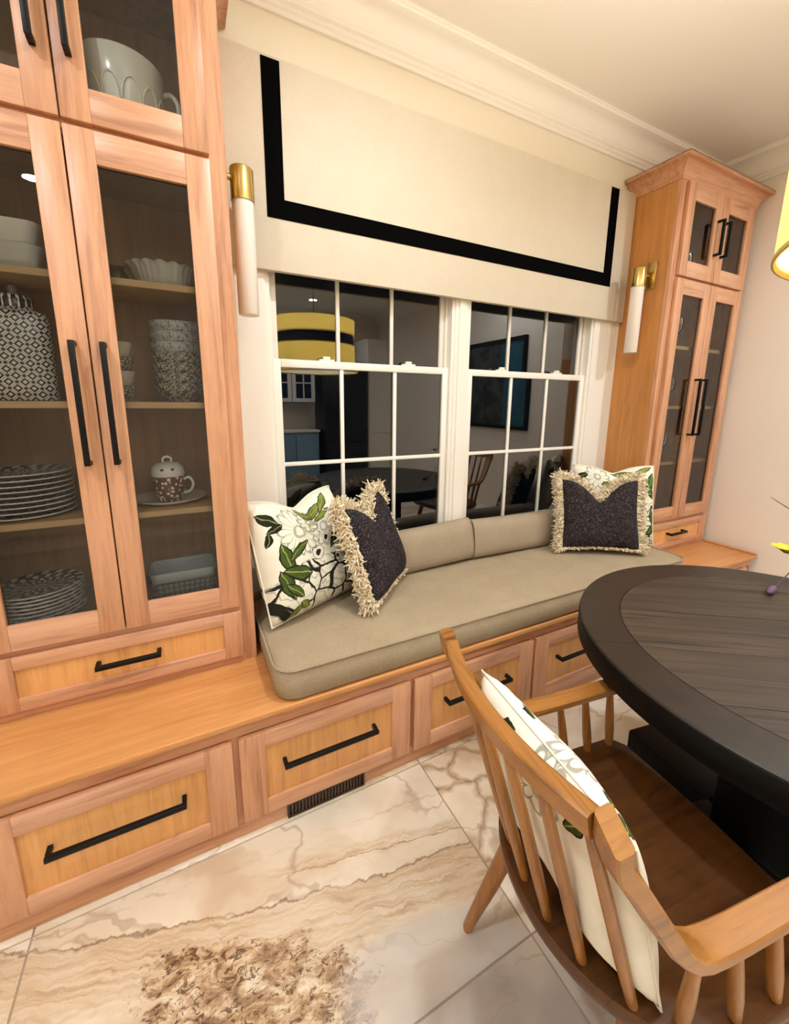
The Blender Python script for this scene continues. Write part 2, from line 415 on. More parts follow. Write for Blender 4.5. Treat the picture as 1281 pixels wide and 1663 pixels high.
window('window_1', .15, 1.075, 'white double-hung window with grid beside the near sconce')
window('window_2', 1.155, 2.10, 'white double-hung window with grid beside the far cabinet')

# ------------------------------------------------------------------ built-in furniture
def handle_bm(axis, a, b, fixed, y, sec=.0072, stand=.034):
    """bar pull; axis 'x' or 'z'; front of the carrying face at y"""
    bm = bmesh.new(); yb = y-stand
    if axis == 'z':
        box(bm, fixed-sec, fixed+sec, yb-sec, yb+sec, a, b, bev=.0015)
        for z in (a+.006, b-.006): box(bm, fixed-sec, fixed+sec, yb+sec, y, z-.006, z+.006)
    else:
        box(bm, a, b, yb-sec, yb+sec, fixed-sec, fixed+sec, bev=.0015)
        for x in (a+.006, b-.006): box(bm, x-.006, x+.006, yb+sec, y, fixed-sec, fixed+sec)
    return bm
def front(parent, name, x0, x1, z0, z1, y0, th, st, rl, panel, hnd, label=None):
    """shaker door/drawer front: two upright stiles, two rails, recessed panel or glass, bar pull"""
    bm = bmesh.new(); yf = y0-th
    box(bm, x0, x0+st, yf, y0, z0, z1, 0, .0015); box(bm, x1-st, x1, yf, y0, z0, z1, 0, .0015)
    box(bm, x0+st, x1-st, yf+.0008, y0, z0, z0+rl, 1, .0012); box(bm, x0+st, x1-st, yf+.0008, y0, z1-rl, z1, 1, .0012)
    d = obj(name, bm, [W_FZ, W_FX], parent)
    if panel == 'glass':
        bm = bmesh.new(); ym = y0-.007
        bm.faces.new([bm.verts.new(p) for p in ((x0+st-.004, ym, z0+rl-.004), (x1-st+.004, ym, z0+rl-.004), (x1-st+.004, ym, z1-rl+.004), (x0+st-.004, ym, z1-rl+.004))])
        obj('glass_pane', bm, CABGLASS, d, None)
    else:
        obj('panel', B(x0+st-.002, x1-st+.002, y0-.010, y0-.002, z0+rl-.002, z1-rl+.002), W_PD_LIT, d)
    if hnd:
        ax, a, b_, fx = hnd
        obj('handle', handle_bm(ax, a, b_, fx, yf if ax == 'z' else (y0-.010 if name == 'drawer' else yf)), BLACK, d)
    return d
def tall_cabinet(x0, width, label, crown_r):
    c = thing('display_cabinet', label, 'cabinet', (x0+width/2, -YC/2, ZB), 'glass-fronted tall cabinets either side of the window seat')
    x1 = x0+width; yf = -YC; T = .018
    obj('side_panel', B(x0, x0+T, yf+.02, -.003, ZB, 2.64), W_PZ_DIM, c)
    obj('side_panel', B(x1-T, x1, yf+.02, -.003, ZB, 2.64), W_PZ_DIM, c)
    obj('back_panel', B(x0+T, x1-T, -.012, -.004, ZB, 2.64), W_IN, c)
    for a, b_ in ((2.10, 2.165), (.685, .735), (ZB+.001, ZB+.02), (2.615, 2.638)): obj('deck', B(x0+T, x1-T, yf+.02, -.012, a, b_), W_IN, c)
    bm = bmesh.new(); fs = .054
    box(bm, x0, x0+fs, yf, yf+.02, ZB, 2.64, 0); box(bm, x1-fs, x1, yf, yf+.02, ZB, 2.64, 0)
    for a, b_ in ((ZB, ZB+.03), (.668, .70), (2.128, 2.172), (2.605, 2.64)): box(bm, x0+fs, x1-fs, yf, yf+.02, a, b_, 1)
    obj('face_frame', bm, [W_FZ, W_FX], c)
    for z in (1.072, 1.430, 1.792): obj('shelf', B(x0+T, x1-T, -.275, -.012, z-.020, z, bev=.001), W_SH, c)
    xm = (x0+x1)/2; g = .0022; ov = .048
    st, rl = .067, .082
    for s in (-1, 1):
        a, b_ = (x0+ov, xm-g) if s < 0 else (xm+g, x1-ov)
        hx = xm+s*.036
        front(c, 'door', a, b_, 2.160, 2.632, yf, .020, st, rl, 'glass', ('z', 2.300, 2.492, hx))
        front(c, 'door', a, b_, .694, 2.146, yf, .020, st, rl, 'glass', ('z', 1.245, 1.597, hx))
    front(c, 'drawer', x0+ov, x1-ov, .492, .672, yf, .020, .062, .042, 'wood', ('x', xm-.092, xm+.092, .590))
    # crown of the cabinet: a flared cove carried round the front and both ends
    prof = [(0, 2.640), (.004, 2.640), (.006, 2.652)]+[(.008+.052*(1-math.cos(a)), 2.654+.064*math.sin(a)) for a in [i*PI/2/6 for i in range(7)]]+[(.066, 2.722), (.066, 2.736), (0, 2.736)]
    bm = bmesh.new(); rs = []
    for d, z in prof:
        rs.append([bm.verts.new(p) for p in ((x0-d, -.004, z), (x0-d, yf-d, z), (x1+min(d, crown_r), yf-d, z), (x1+min(d, crown_r), -.004, z))])
    for a, b_ in zip(rs[:-1], rs[1:]):
        for i in range(3): bm.faces.new((a[i], a[i+1], b_[i+1], b_[i]))
    bm.faces.new(rs[-2]); 
    obj('crown_moulding', bm, W_FX, c, .4)
    obj('crown_top', B(x0, x1, yf+.001, -.004, 2.64, 2.735), W_FX, c)
    return c
CW = .808
cabL = tall_cabinet(-CW, CW, 'tall wooden glass-door cabinet full of stacked plates and dishes, nearest the camera', .06)
cabR = tall_cabinet(XR, .80, 'tall narrow-looking wooden glass-door cabinet in the far corner by the blush wall', .055)

# long bench under cabinets and cushion
BX0, BX1 = -.80, 3.155
bench = thing('drawer_bench', 'long built-in wooden bench with a row of black-handled drawers', 'bench', ((BX0+BX1)/2, -YB/2, 0))
obj('carcass', boxes((BX0, BX1, -.588, -.004, .004, .438)), W_IN, bench)
bm = bmesh.new(); yf = -.596
GX = [-.745, -.118, .523, 1.163, 1.803, 2.443, 3.07]
box(bm, BX0, BX1, yf, -.5885, .385, .4385, 1)
box(bm, BX0, BX1, yf, -.5885, .002, .075, 1)
for gx in GX: box(bm, gx-.022, gx+.022, yf, -.5885, .075, .385, 0)
obj('face_frame', bm, [W_FZ, W_FX], bench)
hs = [(-.598, -.264), (.026, .366), (.675, 1.010), (1.315, 1.650), (1.955, 2.290), (2.60, 2.91)]
for i in range(6):
    front(bench, 'drawer', GX[i]+.010, GX[i+1]-.010, .068, .384, yf, .020, .078, .056, 'wood', ('x', hs[i][0], hs[i][1], .250))
vent = obj('floor_vent', boxes((.034, .322, -.608, -.5962, .004, .010), (.034, .322, -.608, -.5962, .054, .060), (.034, .040, -.608, -.5962, .010, .054), (.316, .322, -.608, -.5962, .010, .054), (.04, .316, -.5985, -.5962, .010, .054)), plain('bronze_vent', (52, 34, 22), .5), bench)
for k in range(22):
    x = .050+k*.0121; obj('slat', B(x-.0032, x+.0032, -.606, -.5985, .010, .054), plain('bronze_slat', (70, 48, 32), .5) if k == 0 else bpy.data.materials['bronze_slat'], vent)
top = obj('bench_top', B(BX0-.002, BX1, -.624, -.004, .439, ZB, bev=.003), W_PX)
obj('end_rail', B(3.128, BX1, -.622, -YC-.004, ZB, ZB+.016, bev=.003), W_FY, top)
tag(top, 'smooth honey-coloured wooden top running the whole length of the bench', 'bench top')

# seat cushion with piping
def rounded_rect(x0, x1, y0, y1, r, n=8):
    pts = []
    for cx, cy, a0 in ((x1-r, y1-r, 0), (x0+r, y1-r, PI/2), (x0+r, y0+r, PI), (x1-r, y0+r, 1.5*PI)):
        for i in range(n+1):
            a = a0+PI/2*i/n; pts.append((cx+r*math.cos(a), cy+r*math.sin(a)))
    return pts
cush = thing('seat_cushion', 'long taupe linen box cushion lying on the window bench', 'cushion', (1.17, -.32, ZB))
def cushion_bm(x0, x1, y0, y1, z0, z1, r=.07):
    bm = bmesh.new(); rs = []
    for ins, z in ((.012, z0), (.0, z0+.012), (-.004, (z0+z1)/2), (0, z1-.010), (.010, z1-.001), (.05, z1+.005), (.16, z1+.010)):
        rs.append([bm.verts.new((x, y, z)) for x, y in rounded_rect(x0+ins, x1-ins, y0+ins, y1-ins, r)])
    skin(bm, rs); return bm
CX0, CX1, CY0, CY1, CZ1 = .020, 2.318, -.620, -.030, .580
obj('cover', cushion_bm(CX0, CX1, CY0, CY1, ZB+.001, CZ1), LINEN, cush, 1.2)
for z in (CZ1-.002,):
    bm = bmesh.new(); pts = [(x, y, z) for x, y in rounded_rect(CX0-.002, CX1+.002, CY0-.002, CY1+.002, .07)]
    tube(bm, pts+[pts[0]], .0042, 6, cap=False); obj('piping', bm, LINEN, cush)

# ------------------------------------------------------------------ pillows
def pillow_bm(w, h, t, chop=0.0, pinch=.07, n=26, round_=.04):
    """pillow in local xz plane (x across, z up from the bottom edge), front towards -y; uv in -1..1"""
    bm = bmesh.new(); uvl = bm.loops.layers.uv.new('UVMap'); V = {}
    def P(u, v, s):
        rc = 1-round_*(u*v)**2; x = w/2*u*(1-pinch*(1-v*v))*rc; z = h/2+h/2*v*(1-pinch*(1-u*u))*rc
        z -= chop*math.exp(-(abs(u)/.38)**1.5)*max(0, (v+.55)/1.55)**1.6
        f = max(0, (1-u**4)*(1-v**4))**.62
        d = t/2*f*(1-.35*chop/.1*math.exp(-(abs(u)/.3)**2)*max(0, v)) if chop else t/2*f
        d += .006*math.sin(5*u+3*v)*f
        return (x, s*d, z)
    for i in range(n+1):
        for j in range(n+1):
            u, v = -1+2*i/n, -1+2*j/n; edge = i in (0, n) or j in (0, n)
            V[i, j, -1] = bm.verts.new(P(u, v, -1)); V[i, j, 1] = V[i, j, -1] if edge else bm.verts.new(P(u, v, 1))
    for i in range(n):
        for j in range(n):
            for s in (-1, 1):
                ks = ((i, j), (i+1, j), (i+1, j+1), (i, j+1)); q = [V[a, b, s] for a, b in ks]
                f = bm.faces.new(q if s < 0 else q[::-1]); kk = ks if s < 0 else ks[::-1]
                for l, (a, b) in zip(f.loops, kk): l[uvl].uv = (-1+2*a/n, -1+2*b/n)
    def edge_pt(s):   # s in 0..4 around the rim
        s = s % 4; k = int(s); q = -1+2*(s-k)
        u, v = ((q, -1), (1, q), (-q, 1), (-1, -q))[k]
        return Vector(P(u, v, 1)), k, u, v
    return bm, edge_pt
def fringe_bm(edge_pt, n, L, seed):
    rng = random.Random(seed); bm = bmesh.new()
    for i in range(n):
        s = 4*(i+rng.random())/n; p, k, u, v = edge_pt(s); p2 = edge_pt(s+.02)[0]
        tan = (p2-p).normalized() if (p2-p).length > 1e-6 else Vector((1, 0, 0))
        out = tan.cross(Vector((0, 1, 0))); 
        c = Vector((0, 0, edge_pt(0)[0].z*0+.5))
        if out.dot(p-Vector((0, 0, .22))) < 0: out = -out
        rx = rng.uniform(-.55, .55); ry = rng.uniform(-.8, .8)
        d = (out+tan*rx+Vector((0, ry, 0))).normalized()
        l = L*rng.uniform(.55, 1.0)
        if k == 0: l *= .5; d = (d+Vector((0, rng.choice((-1, 1))*1.2, .35))).normalized()
        a = p-out*.012+Vector((0, rng.uniform(-.016, .016), 0)); r = rng.uniform(.0028, .0048)
        j = lambda q: Vector((rng.uniform(-1, 1), rng.uniform(-1, 1), rng.uniform(-1, 1)))*l*q
        pts = [a, a+d*l*.4+j(.10), a+d*l*.75+j(.20), a+d*l*.95+j(.34)]
        for q in pts: q.z = max(q.z, -.006)
        side = d.cross(Vector((rng.uniform(-1, 1), rng.uniform(-1, 1), rng.uniform(-1, 1)))).normalized(); s2 = d.cross(side)
        rs = [[bm.verts.new(q+(side*math.cos(t)+s2*math.sin(t))*rr) for t in (0, 2.09, 4.19)] for q, rr in zip(pts, (r*.8, r*1.15, r*1.1, r*.6))]
        skin(bm, rs)
    return bm
def pillow(name, label, mat, bl, br, z, h, t, lean, chop=0, fringe=0, pinch=.07, group=None, seed=1):
    bl, br = Vector((*bl, z)), Vector((*br, z)); ax = (br-bl); w = ax.length; yaw = math.atan2(ax.y, ax.x)
    o = thing(name, label, 'pillow', (bl+br)/2, group)
    o.rotation_euler = (-lean, 0, yaw)
    bm, ep = pillow_bm(w, h, t, chop, pinch)
    fb = fringe_bm(ep, fringe, .056, seed) if fringe else None
    c = obj('cover', bm, mat, o, 3.0, rel=False)
    if fb: obj('fringe', fb, FRINGE, o, 1.2, rel=False)['kind'] = 'stuff'
    else:
        bm = bmesh.new(); tube(bm, [ep(4*i/96)[0] for i in range(97)], .0035, 6, cap=False); obj('piping', bm, PIPE, o, rel=False)
    return o

def leaf(x, y, cx, cy, ang, L, Wd):
    ca, sa = math.cos(ang), math.sin(ang); dx, dy = x-cx, y-cy
    a = (dx*ca+dy*sa)/L; b = (dy*ca-dx*sa)/Wd
    return (a*a+b.abs())
def floral(name, leaves, flowers, dots, petal_region, bg=(236, 232, 214), vscale=2.6):
    M = Mat(name, .9, .2); uvn = M.nt.nodes.new('ShaderNodeUVMap'); sp = M.nt.nodes.new('ShaderNodeSeparateXYZ'); M.nt.links.new(uvn.outputs[0], sp.inputs[0])
    x, y = E(M.nt, sp.outputs[0]), E(M.nt, sp.outputs[1])
    nz = M.noise(M.vec(x, y, .0), 5.0, 2); x2 = x+(nz-.5)*.10; y2 = y+(M.noise(M.vec(x, y, 3.0), 5.0, 2)-.5)*.10
    col = M.ramp(M.noise(M.vec(x, y, 0.0), 2.0, 2), [(.3, tuple(int(q*.95) for q in bg)), (.7, bg)])
    ink = (34, 34, 26)
    # big petals: outlined cells with hatched streaks
    if petal_region:
        (cx, cy, sx, sy) = petal_region
        reg = (((x-cx)/sx).pw(2.0)+((y-cy)/sy).pw(2.0)).step(1.1, .9)
        ed = M.voro(M.vec(x2, y2*1.15, .4), vscale)
        hatch = ((x2*23.0+y2*31.0+nz*14.0).sin()).step(.72, .95)
        col = M.mix(reg*hatch*.60, col, (130, 134, 120))
        col = M.mix(reg*ed.step(.050, .032), col, ink)
    for (cx, cy, R, n) in flowers:
        dx, dy = x2-cx, y2-cy; rr = (dx*dx+dy*dy).sqrt(); th = dy.atan2(dx)
        pet = (th*(n/2)).sin().abs(); edge = (rr-(pet.pw(.5)*.42+.58)*R).abs()
        inside = rr.lt(R)
        col = M.mix(edge.step(.030, .010)*.8, col, (128, 128, 112))
        col = M.mix(inside*rr.gt(R*.3)*pet.step(.22, .08)*.8, col, (140, 140, 122))
        col = M.mix((rr-R*.24).abs().step(.03, .012)*.7, col, (140, 138, 116))
    for (cx, cy, ang, L, Wd, c) in leaves:
        lf = leaf(x2, y2, cx, cy, ang, L, Wd)
        col = M.mix(lf.lt(1.0), col, ink); inner = lf.lt(.80)
        ca, sa = math.cos(ang), math.sin(ang); b = (((y2-cy)*ca-(x2-cx)*sa)/Wd).abs()
        col = M.mix(inner, col, M.ramp(nz, [(.3, tuple(int(q*.7) for q in c)), (.65, c)]))
        col = M.mix(inner*b.lt(.07), col, (150, 156, 96))
    for (cx, cy, R) in dots:
        dx, dy = x2-cx, y2-cy; rr = (dx*dx+dy*dy).sqrt()
        col = M.mix(((rr*(20/R*.35)).sin()).gt(.1)*rr.lt(R), col, ink)
    M.col(col).bump(M.noise(M.vec(x, y, 0.0), 90, 2), .15, .001); return M.m
GRN, GRN2 = (74, 92, 34), (128, 138, 58)
DKL = (38, 42, 26)
FLOW1 = floral('floral_print_near', [(-.66, .00, 1.75, .26, .13, GRN), (-.40, .10, .60, .28, .08, GRN), (-.50, -.26, -.30, .30, .14, GRN), (-.74, -.40, -1.25, .28, .10, GRN), (-.62, -.52, -.75, .20, .09, GRN), (-.80, .66, 2.6, .16, .10, DKL), (-.72, .50, .4, .15, .07, DKL), (-.86, .34, 1.2, .12, .05, DKL), (.15, .74, .2, .30, .09, GRN2), (.45, .80, .7, .22, .08, GRN2), (-.08, .78, 2.6, .20, .07, GRN2), (.28, .60, .1, .22, .06, GRN2), (.42, .12, .8, .22, .08, DKL), (.80, -.20, 1.3, .26, .12, DKL), (.62, -.02, 2.2, .2, .09, DKL), (-.62, -.86, .5, .16, .07, GRN2), (-.45, -.80, 2.6, .14, .06, GRN2)],
               [(-.30, .42, .42, 17), (.25, .40, .34, 13), (-.05, .62, .22, 11)], [(-.02, -.02, .13), (.40, -.22, .09), (.22, .20, .09)], (-.02, -.62, 1.08, .52), vscale=2.3)
FLOW2 = floral('floral_print_far', [(.84, .55, 1.3, .26, .13, (66, 120, 44)), (.86, .30, 2.2, .20, .09, GRN), (.62, .86, .3, .3, .07, GRN2), (.2, .88, 2.9, .3, .08, GRN2), (-.80, .70, .6, .16, .08, (40, 44, 28)), (.90, -.30, 1.7, .22, .08, GRN), (.84, -.62, 1.1, .22, .09, GRN), (-.1, .6, .2, .3, .1, GRN2)],
               [(-.45, .72, .30, 12), (.1, .40, .32, 14)], [(.80, -.75, .12), (.9, -.05, .10)], (.7, -.55, .5, .5), vscale=4.5)
FLOW3 = floral('floral_print_chair', [(-.80, .86, 2.4, .11, .09, GRN), (-.58, .80, 2.3, .13, .08, GRN), (.62, .80, .9, .12, .08, GRN), (.78, .72, 1.6, .12, .07, GRN), (.36, .90, 2.9, .14, .04, (40, 48, 26)), (.88, -.55, 1.2, .15, .08, GRN), (.93, .10, 1.5, .13, .05, GRN), (.94, -.78, 2.0, .10, .05, (40, 44, 28))],
               [(-.2, .78, .24, 10)], [], None, bg=(240, 234, 218))
ZC = CZ1+.012
pillow('floral_pillow', 'white pillow with green leaves and black-outlined petals leaning by the near cabinet', FLOW1, (.045, -.375), (.455, -.175), ZC, .50, .20, .30, chop=.06, pinch=.05, group='floral pillows on the bench')
pillow('fringed_pillow', 'charcoal tweed pillow with cream fringe turned sideways beside the near floral pillow', TWEED, (.430, -.430), (.735, -.135), ZC+.012, .455, .17, .34, chop=.12, pinch=.09, fringe=4200, group='charcoal fringed pillows', seed=3)
pillow('floral_pillow', 'white floral pillow half hidden behind a charcoal fringed pillow by the far cabinet', FLOW2, (1.875, -.170), (2.300, -.435), ZC, .50, .14, .22, chop=.05, pinch=.05, group='floral pillows on the bench')
pillow('fringed_pillow', 'charcoal tweed pillow with cream fringe and deep notch in front of far cabinet', TWEED, (1.680, -.250), (2.085, -.495), ZC+.008, .445, .16, .27, chop=.13, pinch=.11, fringe=4200, group='charcoal fringed pillows', seed=5)
# plump bolsters against the window
def bolster(name, label, x0, x1, yc, z0, h, t, tilt):
    o = thing(name, label, 'cushion', ((x0+x1)/2, yc, z0), 'taupe bolsters under the windows'); o.rotation_euler = (-.15, tilt, 0)
    bm = bmesh.new(); rs = []; n = 22; L = x1-x0
    for i in range(13):
        f = i/12; u = -1+2*f; k = (1-abs(u)**5*.32); kh = 1-.02*(1-u*u)
        rs.append([bm.verts.new((L/2*u, t/2*k*math.copysign(abs(math.cos(a))**.75, math.cos(a)), h/2+h/2*kh*math.copysign(abs(math.sin(a))**.75, math.sin(a)))) for a in [2*PI*q/n for q in range(n)]])
    skin(bm, rs); obj('cover', bm, LINEN2, o, 1.0, rel=False)
    for e in (0, -1):
        u = -1 if e == 0 else 1; bm = bmesh.new()
        pts = [(L/2*u, t/2*.68*math.copysign(abs(math.cos(a))**.75, math.cos(a)), h/2+h/2*math.copysign(abs(math.sin(a))**.75, math.sin(a))) for a in [2*PI*q/n for q in range(n+1)]]
        tube(bm, pts, .004, 6, cap=False); obj('piping', bm, LINEN, o, rel=False)
    return o
bolster('bolster_cushion', 'taupe linen bolster nearest the sideways fringed pillow', .62, 1.165, -.105, CZ1+.006, .225, .13, -.04)
bolster('bolster_cushion', 'taupe linen bolster between the other bolster and far fringed pillow', 1.175, 1.80, -.105, CZ1+.006, .215, .13, .02)

# ------------------------------------------------------------------ shade over the window, sconces
val = thing('window_valance', 'flat cream fabric shade with black ribbon border above the windows', 'window shade', (1.162, -.03, 1.94))
obj('fabric_panel', B(.004, 2.318, -.050, -.024, 1.940, 2.660, bev=.002), SHADE, val)
obj('ribbon_band', B(.167, .234, -.053, -.0505, 2.128, 2.650), TRIM, val)
obj('ribbon_band', B(2.092, 2.158, -.053, -.0505, 2.128, 2.650), TRIM, val)
obj('ribbon_band', B(.2345, 2.0915, -.053, -.0505, 2.128, 2.197), TRIM, val)
def sconce(x_wall, s, label, off):
    o = thing('wall_sconce', label, 'wall lamp', (x_wall, -.165, 2.18), 'brass and opal sconces on the cabinet sides')
    cx, cy = x_wall+s*off, -.175
    x0, x1 = sorted((x_wall+s*.001, x_wall+s*.010)); obj('backplate', B(x0, x1, cy-.05, cy+.05, 2.105, 2.250, bev=.002), BRASS, o)
    bm = bmesh.new(); tube(bm, [(x_wall+s*.010, cy, 2.178), (cx, cy, 2.178)], .010, 12); obj('arm', bm, BRASS, o)
    bm = bmesh.new(); lathe(bm, [(.0385, 0), (.0385, .098), (.036, .102), (0, .102)], (cx, cy, 2.108), 36); obj('cap', bm, BRASS, o)
    bm = bmesh.new(); lathe(bm, [(.033, 0), (.0355, .003), (.0355, .368)], (cx, cy, 1.740), 36); obj('glass_tube', bm, OPAL, o)
sconce(0, 1, 'brass-capped opal tube sconce beside the near cabinet, left of the shade', .062)
sconce(XR, -1, 'brass-capped opal tube sconce on the side of the far cabinet', .084)

# ------------------------------------------------------------------ table
TCX, TCY, TR, TZ, TT = 1.372, -1.445, .628, .760, .075
table = thing('round_table', 'round black-brown wooden dining table with a plank top and bordered edge', 'table', (TCX, TCY, 0))
bm = bmesh.new(); lathe(bm, [(TR-.03, -TT), (TR-.004, -TT), (TR, -TT+.004), (TR, -.010), (TR-.004, -.006), (TR-.03, -.006)], (TCX, TCY, TZ), 96); obj('edge_band', bm, BLACKPAINT, table)
RI = TR-.125
NS = 8
for k in range(NS):
    a0, a1 = 2*PI*(k+.32)/NS, 2*PI*(k+1.32)/NS; bm = bmesh.new(); rs = []
    for i in range(13):
        a = a0+.0012+(a1-a0-.0024)*i/12; c_, s_ = math.cos(a), math.sin(a)
        rs.append([bm.verts.new((TCX+r*c_, TCY+r*s_, TZ+z)) for r, z in ((RI+.0012, -.02), (TR-.004, -.02), (TR-.0015, -.004), (TR-.005, 0), (RI+.002, 0), (RI+.0012, -.001))])
    skin(bm, rs); obj('border_segment', bm, W_RIM, table, .5)
PA = -.62      # plank direction
ca, sa = math.cos(PA), math.sin(PA); NPK = 9; pw = 2*RI/NPK
for k in range(NPK):
    v0, v1 = -RI+k*pw+.0008, -RI+(k+1)*pw-.0008; bm = bmesh.new(); up_, lo = [], []
    N = 10
    out = []
    for i in range(N+1):
        v = v0+(v1-v0)*i/N; out.append((math.sqrt(max(0, (RI-.001)**2-v*v)), v))
    for i in range(N, -1, -1):
        v = v0+(v1-v0)*i/N; out.append((-math.sqrt(max(0, (RI-.001)**2-v*v)), v))
    o2 = []
    for p in out:
        if not o2 or (abs(p[0]-o2[-1][0])+abs(p[1]-o2[-1][1])) > 1e-5: o2.append(p)
    A_ = [bm.verts.new((u, v, 0)) for u, v in o2]; B_ = [bm.verts.new((u, v, -.02)) for u, v in o2]; skin(bm, [A_, B_])
    o = obj('plank', bm, W_TAB, table, .5, rel=False); o.location = (0, 0, TZ-.0004*(k % 2)); o.rotation_euler = (0, 0, PA)
bm = bmesh.new(); lathe(bm, [(TR-.04, -.03), (TR-.04, -.021)], (TCX, TCY, TZ), 64); obj('underlayer', bm, BLACKPAINT, table)
bm = bmesh.new(); bs = [(-.13, .13, -.13, .13, .10, TZ-.06)]
for b_ in bs: box(bm, TCX+b_[0], TCX+b_[1], TCY+b_[2], TCY+b_[3], b_[4], b_[5], bev=.006)
obj('pedestal', bm, BLACKPAINT, table)
for a in (0, PI/2):
    bm = bmesh.new(); box(bm, -.40, .40, -.085, .085, .0, .10, bev=.008)
    o = obj('foot', bm, BLACKPAINT, table, rel=False); o.rotation_euler = (0, 0, a-.17); o.location = (.02, .085, 0)

# ------------------------------------------------------------------ spindle-back armchair
def make_chair(label, loc, heading):
    """local x forward, y left, z up; origin under the seat centre"""
    t = thing('spindle_armchair', label, 'chair', loc, 'spindle-back armchairs at the round table'); t.rotation_euler = (0, 0, heading)
    SZ = .45
    def outline(ins, n=28):
        pts = []
        for i in range(n+1):                       # back arc from left to right
            a = PI/2+PI*i/n; x = .262*math.copysign(abs(math.cos(a))**.86, math.cos(a)); y = (.272)*math.sin(a)
            pts.append((min(0.0, x)*(1-ins/.262)-.005, y*(1-ins/.272)))
        q = 1-ins/.272; pts += [(.12*q, -.275*q), (.235*q, -.272*q), (.262*q, -.235*q), (.272*q, 0), (.262*q, .235*q), (.235*q, .272*q), (.12*q, .275*q)]
        return pts
    bm = bmesh.new(); rs = []
    for ins, z in ((.030, SZ-.045), (.008, SZ-.036), (.0, SZ-.022), (.0, SZ-.008), (.006, SZ), (.045, SZ), (.06, SZ-.004), (.10, SZ-.013), (.16, SZ-.016)):
        rs.append([bm.verts.new((x, y, z)) for x, y in outline(ins)])
    skin(bm, rs); obj('seat', bm, W_SEAT_SHADED, t, .9, rel=False)
    for (x, y, fx, fy) in ((-.15, .16, -.245, .235), (-.15, -.16, -.245, -.235), (.19, .19, .265, .265), (.19, -.19, .265, -.265)):
        bm = bmesh.new(); a, b_ = Vector((x, y, SZ-.03)), Vector((fx, fy, 0))
        tube(bm, [a, a.lerp(b_, .18), a.lerp(b_, .55), b_+Vector((0, 0, .01)), b_], [.021, .023, .020, .0135, .012], 14); obj('leg', bm, W_CHZ, t, rel=False)
    # crest rail: arc between the two arm pieces
    zt = .930; hc = .0215; V0 = .202
    def crest(v): return -.388+.054*(v/.25)**2
    bm = bmesh.new(); fr = []
    for i in range(21):
        v = V0-2*V0*i/20; dv = .108*v/.0625; nrm = Vector((-1, dv*.5, 0)).normalized()
        wide = Vector((-.22, 0, 1)).normalized()*hc; fr.append(((crest(v)+.008, v, zt-hc), wide, nrm*.0145))
    sweep_rect(bm, fr); obj('crest_rail', bm, W_CHY, t, .5, rel=False)
    # continuous arm: leaves the crest, drops, turns forward and runs level
    for s in (1, -1):
        path = [(-.346, .931), (-.345, .908), (-.339, .888), (-.320, .855), (-.278, .790), (-.240, .730), (-.212, .694), (-.188, .672), (-.160, .659), (-.125, .654), (-.08, .652), (.02, .650), (.12, .649), (.215, .648), (.245, .648)]
        vc = [.229, .229, .2295, .231, .234, .238, .240, .242, .243, .244, .245, .246, .248, .249, .249]
        hw = [.0255, .0258, .026, .026, .0255, .025, .0245, .024, .0235, .023, .0225, .0225, .023, .0225, .016]
        bm = bmesh.new(); fr = []
        for i, (u, z) in enumerate(path):
            a = Vector((path[max(i-1, 0)][0], 0, path[max(i-1, 0)][1])); b_ = Vector((path[min(i+1, len(path)-1)][0], 0, path[min(i+1, len(path)-1)][1]))
            tg = (b_-a).normalized(); th = Vector((tg.z, 0, -tg.x))*(.0135 if i < 6 else .0112)
            if i < 2: th = Vector((-1, 0, -.12))*.0145
            fr.append(((u, s*vc[i], z), Vector((s*.006 if i < 3 else 0, s*hw[i], -.006 if i == 0 else 0)), th))
        sweep_rect(bm, fr)
        obj('arm', bm, W_CH, t, .5, rel=False)
        for (u, v, tu, tv) in ((-.126, .222, -.160, .243), (-.036, .246, -.078, .246), (.055, .252, .012, .247), (.137, .254, .100, .249), (.215, .252, .190, .249)):
            bm = bmesh.new(); a, b_ = Vector((u, s*v, SZ-.006)), Vector((tu, s*tv, .640))
            tube(bm, [a, a.lerp(b_, .3), a.lerp(b_, .6), b_], [.0105, .0125, .011, .008], 10); obj('spindle', bm, W_CHZ, t, rel=False)
    for v in (-.18, -.108, -.036, .036, .108, .18):
        ub = -.262*(max(0, 1-(v/.272)**2))**.43+.022
        bm = bmesh.new(); a, b_ = Vector((ub, v, SZ-.006)), Vector((crest(v)+.016, v*1.06, zt-.036))
        tube(bm, [a, a.lerp(b_, .3), a.lerp(b_, .65), b_], [.0095, .0115, .0105, .0085], 10); obj('spindle', bm, W_CHZ, t, rel=False)
    return t
HEAD = math.radians(-8)
chair = make_chair('golden oak spindle-back armchair with a white leaf-print pillow, nearest the camera', (.62, -1.405, 0), HEAD)
c2 = copy_tree(chair); c2['label'] = 'spindle-back armchair tucked under the far side of the round table'
c2.location = (2.16, -1.52, 0); c2.rotation_euler = (0, 0, PI-.25)
# pillow standing on the near chair
cp = thing('chair_pillow', 'white pillow with green leaves propped against the spindles of the near armchair', 'pillow', (.62, -1.405, .445)); 
R2 = Matrix.Rotation(HEAD, 3, 'Z'); off = R2 @ Vector((-.146, .000, 0)); cp.location = (.62+off.x, -1.405+off.y, .446)
cp.rotation_euler = (-.30, 0, HEAD-PI/2+PI)      # front faces the table
bm, ep = pillow_bm(.425, .415, .12, 0, .05); obj('cover', bm, FLOW3, cp, 3.0, rel=False)
bm = bmesh.new(); tube(bm, [ep(4*i/96)[0] for i in range(97)], .0022, 6, cap=False); obj('piping', bm, PIPE, cp, rel=False)

